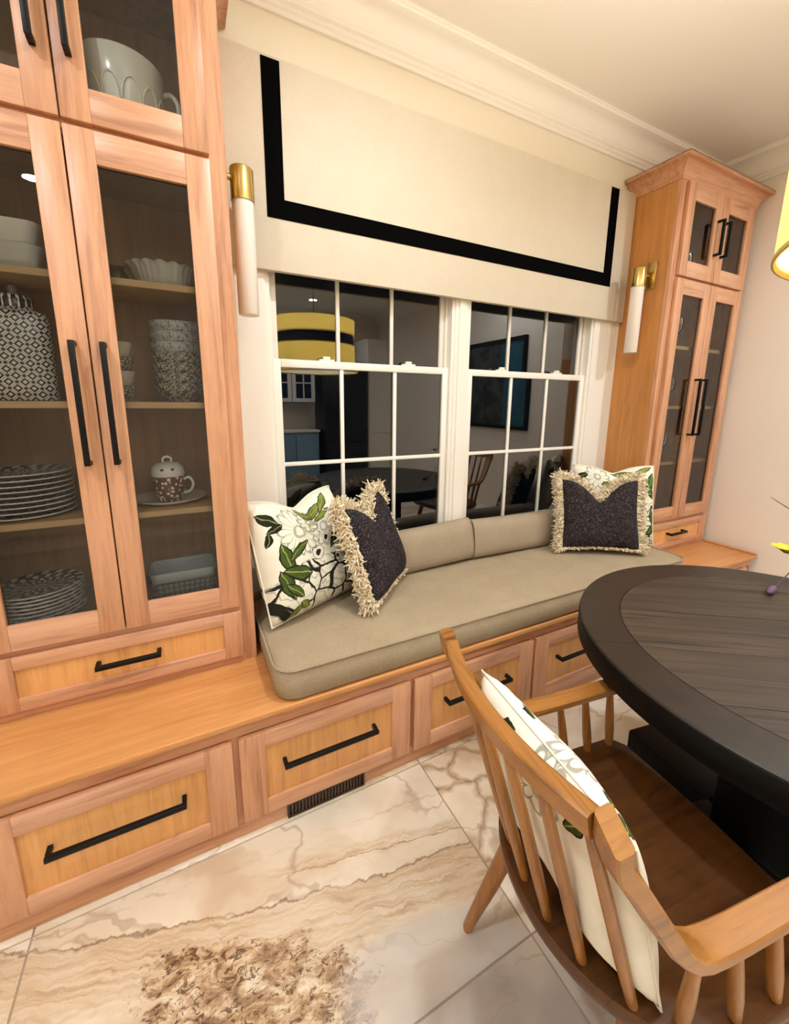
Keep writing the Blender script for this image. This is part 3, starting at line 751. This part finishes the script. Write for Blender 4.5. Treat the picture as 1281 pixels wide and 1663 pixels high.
# ------------------------------------------------------------------ vase of flowers on the table
VX, VY = 1.93, -1.30
vase = thing('flower_vase', 'slim dark vase holding loose yellow and purple flowers on the table', 'vase', (VX, VY, TZ))
bm = bmesh.new(); lathe(bm, [(.035, 0), (.045, .01), (.055, .06), (.045, .12), (.028, .16), (.034, .18), (.030, .18), (.024, .16), (0, .15)], (VX, VY, TZ), 28); obj('vessel', bm, plain('dark_glaze', (60, 48, 58), .2), vase)
STEM = plain('stem_green', (88, 92, 50), .6); TWIG = plain('twig_brown', (120, 92, 84), .7)
def flower(pos, r, col, seed, name, label):
    rng = random.Random(seed); pos = Vector(pos)
    o = thing(name, label, 'flower', (VX, VY, TZ+.16), 'flowers in the vase on the table')
    bm = bmesh.new(); a = Vector((VX, VY, TZ+.165)); m = a.lerp(pos, .5)+Vector((0, 0, .05)); tube(bm, [a, a.lerp(m, .5)+Vector((0, 0, .02)), m, m.lerp(pos, .6)+Vector((0, 0, .01)), pos], .0022, 6); obj('stem', bm, STEM, o)
    n = 9
    for k in range(n):
        ang = 2*PI*k/n+rng.uniform(-.2, .2); d = Vector((math.cos(ang), math.sin(ang), 1.0)).normalized(); sd = Vector((-math.sin(ang), math.cos(ang), 0)); bm = bmesh.new(); rs = []
        for i in range(5):
            f = i/4; w = r*.34*math.sin(PI*(.12+.8*f)); c_ = pos+d*r*f+Vector((0, 0, -r*.35*f*f))
            rs.append([bm.verts.new(c_-sd*w), bm.verts.new(c_+Vector((0, 0, -w*.2))), bm.verts.new(c_+sd*w), bm.verts.new(c_+Vector((0, 0, w*.12+.002)))])
        skin(bm, rs); obj('petal', bm, col, o, 1.0)
YEL = plain('yellow_petal', (232, 198, 40), .6); PUR = plain('purple_petal', (92, 66, 92), .6)
flower((1.880, -1.168, .872), .070, YEL, 1, 'yellow_flower', 'yellow blossom leaning out of the vase towards the bench end')
flower((1.99, -1.24, 1.02), .045, YEL, 2, 'yellow_flower', 'upright yellow blossom at the top of the vase')
flower((1.90, -1.40, .99), .045, PUR, 3, 'purple_flower', 'open purple blossom at the near side of the vase')
bud = thing('drooping_bud', 'small purple bud hanging on a thin stem just above the table top', 'flower', (VX, VY, TZ+.16), 'flowers in the vase on the table')
bm = bmesh.new(); tube(bm, [(VX, VY, TZ+.165), (1.90, -1.27, .955), (1.84, -1.235, .90), (1.77, -1.215, .815), (1.705, -1.21, .783)], .0022, 6); obj('stem', bm, plain('purple_stem', (74, 58, 72), .6), bud)
bm = bmesh.new(); tube(bm, [(1.712, -1.21, .784), (1.700, -1.21, .781), (1.682, -1.211, .777), (1.664, -1.212, .775), (1.652, -1.212, .774)], [.004, .011, .015, .012, .004], 10); obj('petal', bm, PUR, bud)
tw = thing('bare_twig', 'thin bare twig reaching up out of the vase against the blush wall', 'twig', (VX, VY, TZ+.16), 'flowers in the vase on the table')
bm = bmesh.new(); tube(bm, [(VX, VY, TZ+.165), (1.93, -1.22, 1.0), (1.90, -1.14, 1.045), (1.94, -1.08, 1.062), (1.955, -1.06, 1.068)], [.003, .0025, .002, .0015, .001], 6); obj('branch', bm, TWIG, tw)

# ------------------------------------------------------------------ things in the near cabinet
ORD = ['topmost', 'second', 'third', 'fourth', 'fifth', 'sixth', 'seventh', 'eighth', 'ninth', 'tenth']
def print_plate(name, dens):
    M = Mat(name, .25); c = M.xyz(); r = (c[0]*c[0]+c[1]*c[1]).sqrt(); th = c[1].atan2(c[0])
    lines = ((r*dens).sin()*((th*14.0).sin()*.6+.5)); lobes = ((th*16.0+(r*60.0).sin()*1.2).sin())*((r*130.0).sin())
    col = M.mix(lobes.gt(.18), (18, 18, 20), (236, 233, 226))
    col = M.mix(r.gt(.124), col, (246, 244, 238)); M.col(col); return M.m
PLATE1, PLATE2 = print_plate('plate_print_bold', 210), print_plate('plate_print_fine', 320)
M = Mat('plate_underside', .3); c = M.xyz(); M.col(M.mix(c[2].gt(.0098), (18, 18, 20), (246, 244, 238))); PUND = M.m
def plate_mesh(R, mat):
    bm = bmesh.new(); k = R/.128
    lathe(bm, [(.0, .0), (.070*k, .0), (.074*k, .004), (.112*k, .010), (R, .0125), (R+.0008, .0148), (R-.002, .0162)], seg=48, mi=1, cap=False)
    lathe(bm, [(R-.002, .0162), (.112*k, .0138), (.080*k, .0075), (0, .0065)], seg=48, mi=0, cap=False)
    finish(bm, .8); me = bpy.data.meshes.new('plate'); bm.to_mesh(me); bm.free(); me.materials.append(mat); me.materials.append(PUND); return me
def stack(n, x, y, z, dz, me, where, grp):
    for i in range(n):
        o = bpy.data.objects.new('dinner_plate', me); COL.objects.link(o); o.location = (x+random.uniform(-.002, .002), y+random.uniform(-.002, .002), z+i*dz); o.rotation_euler = (0, 0, random.uniform(0, 6))
        k = n-1-i; tag(o, f'{ORD[k]} patterned plate{"" if k == 0 else " down"} in the stack {where}', 'plate', grp)
PM1, PM2 = plate_mesh(.128, PLATE1), plate_mesh(.118, PLATE2)
stack(9, -.648, -.152, 1.073, .0160, PM1, 'on the near third shelf', 'plates on the third shelf')
stack(8, -.650, -.158, .736, .0122, PM2, 'at the bottom of the near cabinet', 'plates at the cabinet bottom')
# geometric ginger jar
M = Mat('lattice_print', .3); c = M.xyz('UV'); u, v = c[0], c[1]
a = ((u+v).fr()-.5).abs(); b = ((u-v).fr()-.5).abs()
wht = (a.gt(.34)-b.gt(.34)).abs().max(a.max(b).lt(.16)); 
wht = wht*(1.0 if False else (a.max(b)).lt(.48)); M.col(M.mix(wht, (12, 12, 14), (240, 236, 228))); LATT = M.m
def square_jar(x, y, z):
    o = thing('ginger_jar', 'square black and white lattice-patterned ginger jar on the second shelf', 'jar', (x, y, z)); o.rotation_euler = (0, 0, math.radians(12))
    def body(prof, name, mat, su=28.0):
        bm = bmesh.new(); uvl = bm.loops.layers.uv.new('UVMap'); rs = []; n = 24
        for r, zz in prof:
            rs.append([bm.verts.new((r*math.copysign(abs(math.cos(t))**.42, math.cos(t)), r*math.copysign(abs(math.sin(t))**.42, math.sin(t)), zz)) for t in [2*PI*(q+.5)/n for q in range(n)]])
        skin(bm, rs)
        for f in bm.faces:
            nrm = f.normal if f.normal.length else Vector((0, 0, 1)); f.normal_update(); nrm = f.normal
            for l in f.loops:
                p = l.vert.co
                q = (p.y if abs(nrm.x) > abs(nrm.y) else p.x, p.z)
                if abs(nrm.z) > .8: q = (p.x, p.y)
                l[uvl].uv = (q[0]*su, q[1]*su)
        return obj(name, bm, mat, o, .9, rel=False)
    body([(.074, 0), (.078, .004), (.078, .235), (.072, .252), (.046, .262), (.040, .270)], 'body', LATT)
    bm = bmesh.new(); lathe(bm, [(.046, .268), (.047, .290), (.040, .302), (.012, .308), (.010, .316), (.014, .324), (.009, .332), (0, .333)], seg=28); obj('lid', bm, PLATE1, o, .8, rel=False)
square_jar(-.600, -.150, 1.431)
def lathe_thing(name, label, cat, x, y, z, prof, mat, group=None, seg=40, parts=(), sx=1, sy=1):
    if not parts:
        bm = bmesh.new(); lathe(bm, prof, (0, 0, 0), seg, sx=sx, sy=sy); o = obj(name, bm, mat, None, .8); o.location = (x, y, z); return tag(o, label, cat, group)
    o = thing(name, label, cat, (x, y, z), group); bm = bmesh.new(); lathe(bm, prof, (0, 0, 0), seg, sx=sx, sy=sy); obj('body', bm, mat, o, .8, rel=False)
    for nm, b2, m2 in parts: obj(nm, b2, m2, o, .8, rel=False)
    return o
# large fluted cup bowl in the upper compartment
bm = bmesh.new(); tube(bm, curve([(.100, 0, .190), (.128, 0, .200), (.146, 0, .176), (.140, 0, .125), (.092, 0, .085)]), .008, 10)
bp = bmesh.new()
for k in range(12):
    a = 2*PI*(k+.5)/12; pts = []
    for i in range(9):
        t = PI*i/8; aa = a+math.cos(t)*.24; zz = .105+.058*math.sin(t); r = .0855+zz*.118
        pts.append((r*math.cos(aa), r*math.sin(aa), zz))
    tube(bp, pts, .0028, 6)
lathe_thing('handled_bowl', 'big white handled bowl with scalloped relief in the top compartment', 'bowl', -.262, -.170, 2.166, [(0, 0), (.075, 0), (.084, .006), (.094, .080), (.104, .160), (.112, .225), (.109, .231), (.104, .225), (.096, .160), (.080, .012), (0, .010)], WHITECER, parts=(('handle', bm, WHITECER), ('relief', bp, WHITECER)))
# rectangular dishes on the top shelf, left
def dish(name, label, x, y, z, w, d, h, mat, t=.006, group=None, flare=1.12, rim=True):
    bm = bmesh.new(); rs = []
    for k, zz, ins in ((.86, 0, 0), (.92, .006, 0), (1, h*.86, 0), (1.03, h, 0), (1.03, h+.004, 0), (.99, h+.003, 0), (.955, h*.86, 0), (.86, .012, 0), (.5, .010, 0)):
        rs.append([bm.verts.new((px_, py_, zz)) for px_, py_ in rounded_rect(-w/2*k, w/2*k, -d/2*k, d/2*k, min(w, d)*.16*k, 5)])
    skin(bm, rs); o = obj(name, bm, mat, None, .7); o.location = (x, y, z); return tag(o, label, 'dish', group)
dish('baking_dish', 'lower pale grey oblong dish of the pair on the top shelf', -.640, -.150, 1.793, .28, .20, .060, GREYCER, group='oblong dishes on the top shelf')
dish('baking_dish', 'upper white oblong dish stacked on the grey one on the top shelf', -.640, -.150, 1.857, .28, .20, .056, WHITECER, group='oblong dishes on the top shelf')
# fluted pie dish with ruffled rim
bm = bmesh.new(); rs = []
for r, z in ((.080, 0), (.086, .004), (.100, .056), (.112, .068), (.108, .070), (.095, .056), (.080, .012), (.01, .010)):
    rs.append([bm.verts.new(((r+(.0028*math.cos(36*t) if .01 < z < .066 else 0)+(.004*math.cos(18*t) if z >= .066 else 0))*math.cos(t), (r+(.0028*math.cos(36*t) if .01 < z < .066 else 0)+(.004*math.cos(18*t) if z >= .066 else 0))*math.sin(t), z+(.003*math.sin(18*t) if z >= .066 else 0))) for t in [2*PI*q/144 for q in range(144)]])
skin(bm, rs); o = obj('fluted_dish', bm, GREYCER, None, .9); o.location = (-.195, -.150, 1.793); tag(o, 'round fluted dish with ruffled rim on the top shelf', 'dish')
lathe_thing('small_jug', 'small dark green pot beside the fluted dish', 'pot', -.335, -.120, 1.793, [(0, 0), (.024, 0), (.032, .02), (.030, .045), (.020, .058), (.024, .066), (.018, .066), (0, .05)], plain('olive_glaze', (70, 74, 52), .4))
# stacked bowls
M = Mat('speckled_glaze', .3); c = M.xyz(); nn = M.noise(M.vec(*c), 120, 2, .6, .8)
M.col(M.mix(nn.gt(.52), (74, 66, 58), (196, 188, 172))); SPECK = M.m
M = Mat('speckled_glaze_pale', .3); c = M.xyz(); nn = M.noise(M.vec(*c), 130, 2, .6, .8)
M.col(M.mix(nn.gt(.56), (190, 192, 190), (120, 128, 132))); SPECK2 = M.m
for i in range(7):
    lathe_thing('cereal_bowl', f'{ORD[6-i]} speckled {"pale" if i > 3 else "brown"} bowl{"" if i == 6 else " down"} in the second-shelf stack', 'bowl', -.180, -.125, 1.431+i*.034, [(0, 0), (.045, 0), (.048, .006), (.070, .022), (.080, .050), (.082, .062), (.079, .062), (.074, .048), (.06, .024), (0, .012)], SPECK2 if i > 3 else SPECK, 'bowls stacked on the second shelf')
for i in range(4):
    lathe_thing('small_cup', f'{ORD[3-i]} small cup{"" if i == 3 else " down"} in the stack beside the bowls', 'cup', -.350, -.150, 1.431+i*.046, [(0, 0), (.022, 0), (.026, .004), (.036, .044), (.037, .052), (.034, .052), (.028, .012), (0, .010)], [SPECK, CREAMCER][i % 2], 'cups stacked on the second shelf')
# lidded mug on a plate
lathe_thing('saucer_plate', 'pale plate under the lidded mug on the third shelf', 'plate', -.245, -.150, 1.073, [(0, 0), (.065, 0), (.072, .004), (.118, .018), (.119, .022), (.112, .020), (.07, .009), (0, .008)], CREAMCER)
M = Mat('blossom_print', .3); c = M.xyz(); th = c[1].atan2(c[0]); d = M.voro(M.vec(*c), 75, 'F1')
M.col(M.mix(d.gt(.40), (228, 222, 212), (104, 60, 48))); BLOS = M.m
bm1 = bmesh.new(); tube(bm1, curve([(.046, 0, .072), (.066, 0, .078), (.078, 0, .056), (.068, 0, .030), (.046, 0, .022)]), .005, 10)
bm2 = bmesh.new(); lathe(bm2, [(.053, .090), (.055, .098), (.050, .120), (.036, .134), (.010, .139), (0, .139)], seg=32)
bm3 = bmesh.new(); tube(bm3, curve([(-.012, 0, .136), (-.013, 0, .150), (0, 0, .157), (.013, 0, .150), (.012, 0, .136)]), .004, 8)
bm4 = bmesh.new()
for sx in (-.016, .016): lathe(bm4, [(.0, -.004), (.005, -.002), (.0055, .0), (.004, .003), (0, .004)], (sx, -.0495, .116), 12)
lathe_thing('lidded_mug', 'flower-printed mug with a domed white lid standing on the pale plate', 'mug', -.245, -.165, 1.083, [(0, 0), (.036, 0), (.042, .006), (.047, .04), (.048, .088), (.045, .088), (.040, .01), (0, .008)], BLOS, parts=(('handle', bm1, WHITECER), ('lid', bm2, WHITECER), ('knob', bm3, WHITECER), ('lid_hole', bm4, BLACK)))
# wire basket holding a glass dish at the bottom
bk = thing('wire_basket', 'oblong dark wire basket at the bottom right of the near cabinet', 'basket', (-.225, -.165, .736))
WIRE = plain('dark_wire', (52, 46, 42), .4, Metallic=.6)
bx, by, bh = .120, .085, .062
for z in (.004, .024, .043, .062):
    bm = bmesh.new(); k = .92+.08*z/.062; pts = [(x_, y_, z) for x_, y_ in rounded_rect(-bx*k, bx*k, -by*k, by*k, .02, 3)]; tube(bm, pts+[pts[0]], .0022 if z < .06 else .003, 6, cap=False); obj('hoop', bm, WIRE, bk, rel=False)
bm = bmesh.new()
for px_, py_ in [(-bx+i*.0172, s*by) for i in range(15) for s in (-1, 1)]+[(s*bx, -by+i*.017) for i in range(1, 10) for s in (-1, 1)]:
    tube(bm, [(px_*.92, py_*.92, .004), (px_, py_, .062)], .0018, 5)
obj('upright_wires', bm, WIRE, bk, rel=False)
dish('glass_dish', 'pale oblong casserole dish sitting in the wire basket', -.225, -.165, .740, .212, .146, .088, plain('pale_casserole', (176, 190, 194), .12))

# glassware in the far cabinet
gl = [(0, 0), (.030, 0), (.030, .003), (.004, .008), (.0035, .075), (.020, .085), (.034, .110), (.037, .140), (.032, .170), (.031, .170), (.035, .140), (.032, .112), (.018, .088), (0, .084)]
nms = {2.166: 'top compartment', 1.793: 'top shelf', 1.431: 'second shelf', 1.073: 'third shelf'}
for z in (2.166, 1.793, 1.431, 1.073):
    for i, (x, y) in enumerate(((2.43, -.20), (2.53, -.12), (2.62, -.21))):
        o = lathe_thing('wine_glass', f'clear stemmed glass on the far cabinet {nms[z]}, {["nearest the sconce side", "set back in the middle", "nearest the door handles"][i]}', 'glass', x, y, z, gl, CLEAR, 'stemmed glasses in the far cabinet', 20)

# ------------------------------------------------------------------ drum chandelier over the table
chx, chy, chr_ = .893, -1.752, .350
ch = thing('drum_chandelier', 'two-tier yellow drum chandelier with a black band hanging above the table', 'chandelier', (chx, chy, 1.68))
SH = bpy.data.materials.new('lit_yellow_shade'); SH.use_nodes = True; nt = SH.node_tree; nt.nodes.clear()
o_ = nt.nodes.new('ShaderNodeOutputMaterial'); ad = nt.nodes.new('ShaderNodeMixShader'); di = nt.nodes.new('ShaderNodeBsdfDiffuse'); tl = nt.nodes.new('ShaderNodeBsdfTranslucent')
di.inputs[0].default_value = (*lin((246, 228, 164)), 1); tl.inputs[0].default_value = (*lin((255, 240, 172)), 1); ad.inputs[0].default_value = .72
nt.links.new(di.outputs[0], ad.inputs[1]); nt.links.new(tl.outputs[0], ad.inputs[2]); nt.links.new(ad.outputs[0], o_.inputs[0])
DIFF = SH.copy(); DIFF.name = 'added_diffuser_dim'
for n_ in DIFF.node_tree.nodes:
    if n_.type in ('BSDF_DIFFUSE', 'BSDF_TRANSLUCENT'): n_.inputs[0].default_value = (.42, .40, .36, 1)
BAND = plain('black_band', (16, 14, 12), .7)
def drum(name, r, z0, z1, mat, parent=ch):
    bm = bmesh.new(); lathe(bm, [(r-.003, z0), (r, z0), (r, z1), (r-.003, z1), (r-.003, z0)], (chx, chy, 0), 64, cap=False); return obj(name, bm, mat, parent)
drum('lower_shade', chr_, 1.680, 1.915, SH); drum('band', chr_-.008, 1.915, 1.995, BAND); drum('upper_shade', chr_, 1.995, 2.125, SH)
for z in (1.680, 1.908, 1.995, 2.118): drum('shade_rim', chr_+.0025, z, z+.007, plain('shade_rim', (190, 160, 90), .7) if z == 1.680 else bpy.data.materials['shade_rim'])
bm = bmesh.new(); lathe(bm, [(chr_-.006, 1.692), (0, 1.692)], (chx, chy, 0), 64, cap=False); obj('added_diffuser', bm, DIFF, ch)  # unseen disc added to dim and soften the light going down
bm = bmesh.new(); tube(bm, [(chx, chy, 2.03), (chx, chy, CEIL-.02)], .008, 10); obj('stem', bm, BRASS, ch)
bm = bmesh.new(); lathe(bm, [(0, -.03), (.05, -.025), (.065, -.002), (.065, 0)], (chx, chy, CEIL), 28); obj('canopy', bm, BRASS, ch)
bm = bmesh.new()
for k in range(3):
    a = 2*PI*k/3; tube(bm, [(chx, chy, 2.11), (chx+(chr_-.004)*math.cos(a), chy+(chr_-.004)*math.sin(a), 2.11)], .004, 8)
obj('spider', bm, BRASS, ch)
BULB = bpy.data.materials.new('lit_bulb'); BULB.use_nodes = True; BULB.node_tree.nodes['Principled BSDF'].inputs['Emission Color'].default_value = (1, .82, .55, 1); BULB.node_tree.nodes['Principled BSDF'].inputs['Emission Strength'].default_value = 6
for k in range(4):
    a = 2*PI*k/4+.4; bx_, by_ = chx+.13*math.cos(a), chy+.13*math.sin(a)
    bm = bmesh.new(); tube(bm, [(chx, chy, 2.05), (bx_, by_, 1.83), (bx_, by_, 1.87)], .005, 8); obj('bulb_arm', bm, BRASS, ch)
    bm = bmesh.new(); lathe(bm, [(.012, -.03), (.012, -.015), (.022, .0), (.028, .022), (.020, .042), (0, .05)], (bx_, by_, 1.90), 16); obj('bulb', bm, BULB, ch)
    ld = bpy.data.lights.new('bulb_light', 'POINT'); ld.energy = CH_POWER/4; ld.color = (1, .95, .86); ld.shadow_soft_size = .05
    lo = bpy.data.objects.new('bulb_light', ld); COL.objects.link(lo); lo.location = (bx_, by_, 1.965); lo.parent = ch; lo.location -= Vector(ch.location)

# ------------------------------------------------------------------ recessed ceiling lamps
LENS = bpy.data.materials.new('downlight_lens'); LENS.use_nodes = True; LENS.node_tree.nodes['Principled BSDF'].inputs['Emission Color'].default_value = (1, .93, .82, 1); LENS.node_tree.nodes['Principled BSDF'].inputs['Emission Strength'].default_value = 12
where = ['above the bench cushion', 'beyond the table by the blush wall', 'behind the camera', 'by the near side wall', 'in the corner behind the camera', 'in front of the blue hutch', 'at the middle of the rear ceiling', 'over the end of the bench']
for (x, y, w, pm), wh in zip(DOWNLIGHTS, where):
    d = thing('recessed_downlight', 'small round white recessed ceiling light '+wh, 'ceiling light', (x, y, CEIL), 'recessed ceiling lights')
    bm = bmesh.new(); lathe(bm, [(.075, 0), (.075, -.006), (.055, -.008), (.052, 0)], (x, y, CEIL), 32, cap=False); obj('trim_ring', bm, WHITE, d)
    bm = bmesh.new(); lathe(bm, [(.052, -.003), (0, -.003)], (x, y, CEIL), 24, cap=False); obj('lens', bm, LENS, d)
    ld = bpy.data.lights.new('downlight', 'AREA'); ld.shape = 'DISK'; ld.size = .11; ld.energy = DL_POWER*pm; ld.color = WARM if w == 'w' else NEUT; ld.spread = math.radians(165)
    lo = bpy.data.objects.new('downlight', ld); COL.objects.link(lo); lo.parent = d; lo.location = (0, 0, -.012)

# ------------------------------------------------------------------ the far end of the room (seen mirrored in the night windows)
GREYB = plain('slate_blue_paint', (120, 150, 172), .5)
h = thing('kitchen_hutch', 'slate-blue kitchen hutch with grid-glazed doors at the rear of the room', 'cabinet', (1.45, YF+.2, 0))
obj('base', B(1.05, 1.85, YF+.02, YF+.50, 0, .92, bev=.004), GREYB, h); obj('counter', B(1.03, 1.87, YF+.02, YF+.53, .92, .955, bev=.004), WHITE, h)
obj('upper_body', B(1.05, 1.85, YF+.02, YF+.35, 1.40, 2.35, bev=.004), GREYB, h)
for k in range(2):
    x0 = 1.065+k*.395; bm = bmesh.new(); y0 = YF+.35; 
    for a in ((x0, x0+.06, 1.42, 2.33), (x0+.32, x0+.38, 1.42, 2.33), (x0+.06, x0+.32, 1.42, 1.48), (x0+.06, x0+.32, 2.27, 2.33), (x0+.18, x0+.20, 1.48, 2.27), (x0+.06, x0+.32, 1.72, 1.74), (x0+.06, x0+.32, 2.0, 2.02)): box(bm, a[0], a[1], y0, y0+.02, a[2], a[3])
    d = obj('door', bm, WHITE, h); obj('glass_pane', B(x0+.055, x0+.325, y0+.001, y0+.006, 1.475, 2.275), plain('dim_hutch_glass', (30, 44, 66), .1) if k == 0 else bpy.data.materials['dim_hutch_glass'], d)
    obj('door', B(x0, x0+.38, YF+.50, YF+.52, .10, .88, bev=.003), GREYB, h)
fr_ = thing('tall_refrigerator', 'tall black refrigerator beside the blue hutch at the rear', 'refrigerator', (2.3, YF+.3, 0))
obj('body', B(1.93, 2.68, YF+.02, YF+.62, .02, 2.10, bev=.006), plain('black_appliance', (20, 20, 22), .35), fr_); obj('plinth', B(1.95, 2.66, YF+.04, YF+.58, 0, .02), BLACK, fr_)
obj('door', B(1.94, 2.67, YF+.62, YF+.66, .75, 2.09, bev=.006), bpy.data.materials['black_appliance'], fr_); obj('drawer', B(1.94, 2.67, YF+.62, YF+.66, .05, .74, bev=.006), bpy.data.materials['black_appliance'], fr_)
pn = thing('pantry_cabinet', 'tall white panelled pantry cabinet in the rear corner', 'cabinet', (2.95, YF+.3, 0))
obj('body', B(2.73, XW-.02, YF+.02, YF+.60, 0, 2.50, bev=.004), WHITE, pn)
for z0, z1 in ((.10, .86), (.90, 1.55), (1.59, 2.46)):
    bm = bmesh.new(); a, b_ = 2.75, XW-.04; y0 = YF+.60
    for q in ((a, a+.07, z0, z1), (b_-.07, b_, z0, z1), (a+.07, b_-.07, z0, z0+.07), (a+.07, b_-.07, z1-.07, z1)): box(bm, q[0], q[1], y0, y0+.02, q[2], q[3])
    box(bm, a+.07, b_-.07, y0, y0+.008, z0+.07, z1-.07); obj('door', bm, WHITE, pn)
art = thing('framed_picture', 'large dark framed picture with a teal field on the blush side wall', 'picture', (XW-.02, -2.1, 1.62))
obj('frame', boxes((XW-.035, XW-.002, -2.66, -2.62, 1.14, 2.16), (XW-.035, XW-.002, -1.58, -1.54, 1.14, 2.16), (XW-.035, XW-.002, -2.62, -1.58, 1.14, 1.18), (XW-.035, XW-.002, -2.62, -1.58, 2.12, 2.16)), BLACK, art)
M = Mat('dark_print', .5); c = M.world(); nn = M.noise(M.vec(*c), 7, 4, .6, 1.0)
M.col(M.mix(c[1].gt(-1.95), M.ramp(nn, [(.4, (20, 20, 22)), (.62, (70, 72, 70))]), M.ramp(nn, [(.3, (18, 64, 84)), (.7, (30, 92, 116))])))
obj('canvas', B(XW-.020, XW-.004, -2.625, -1.575, 1.175, 2.125), M.m, art)
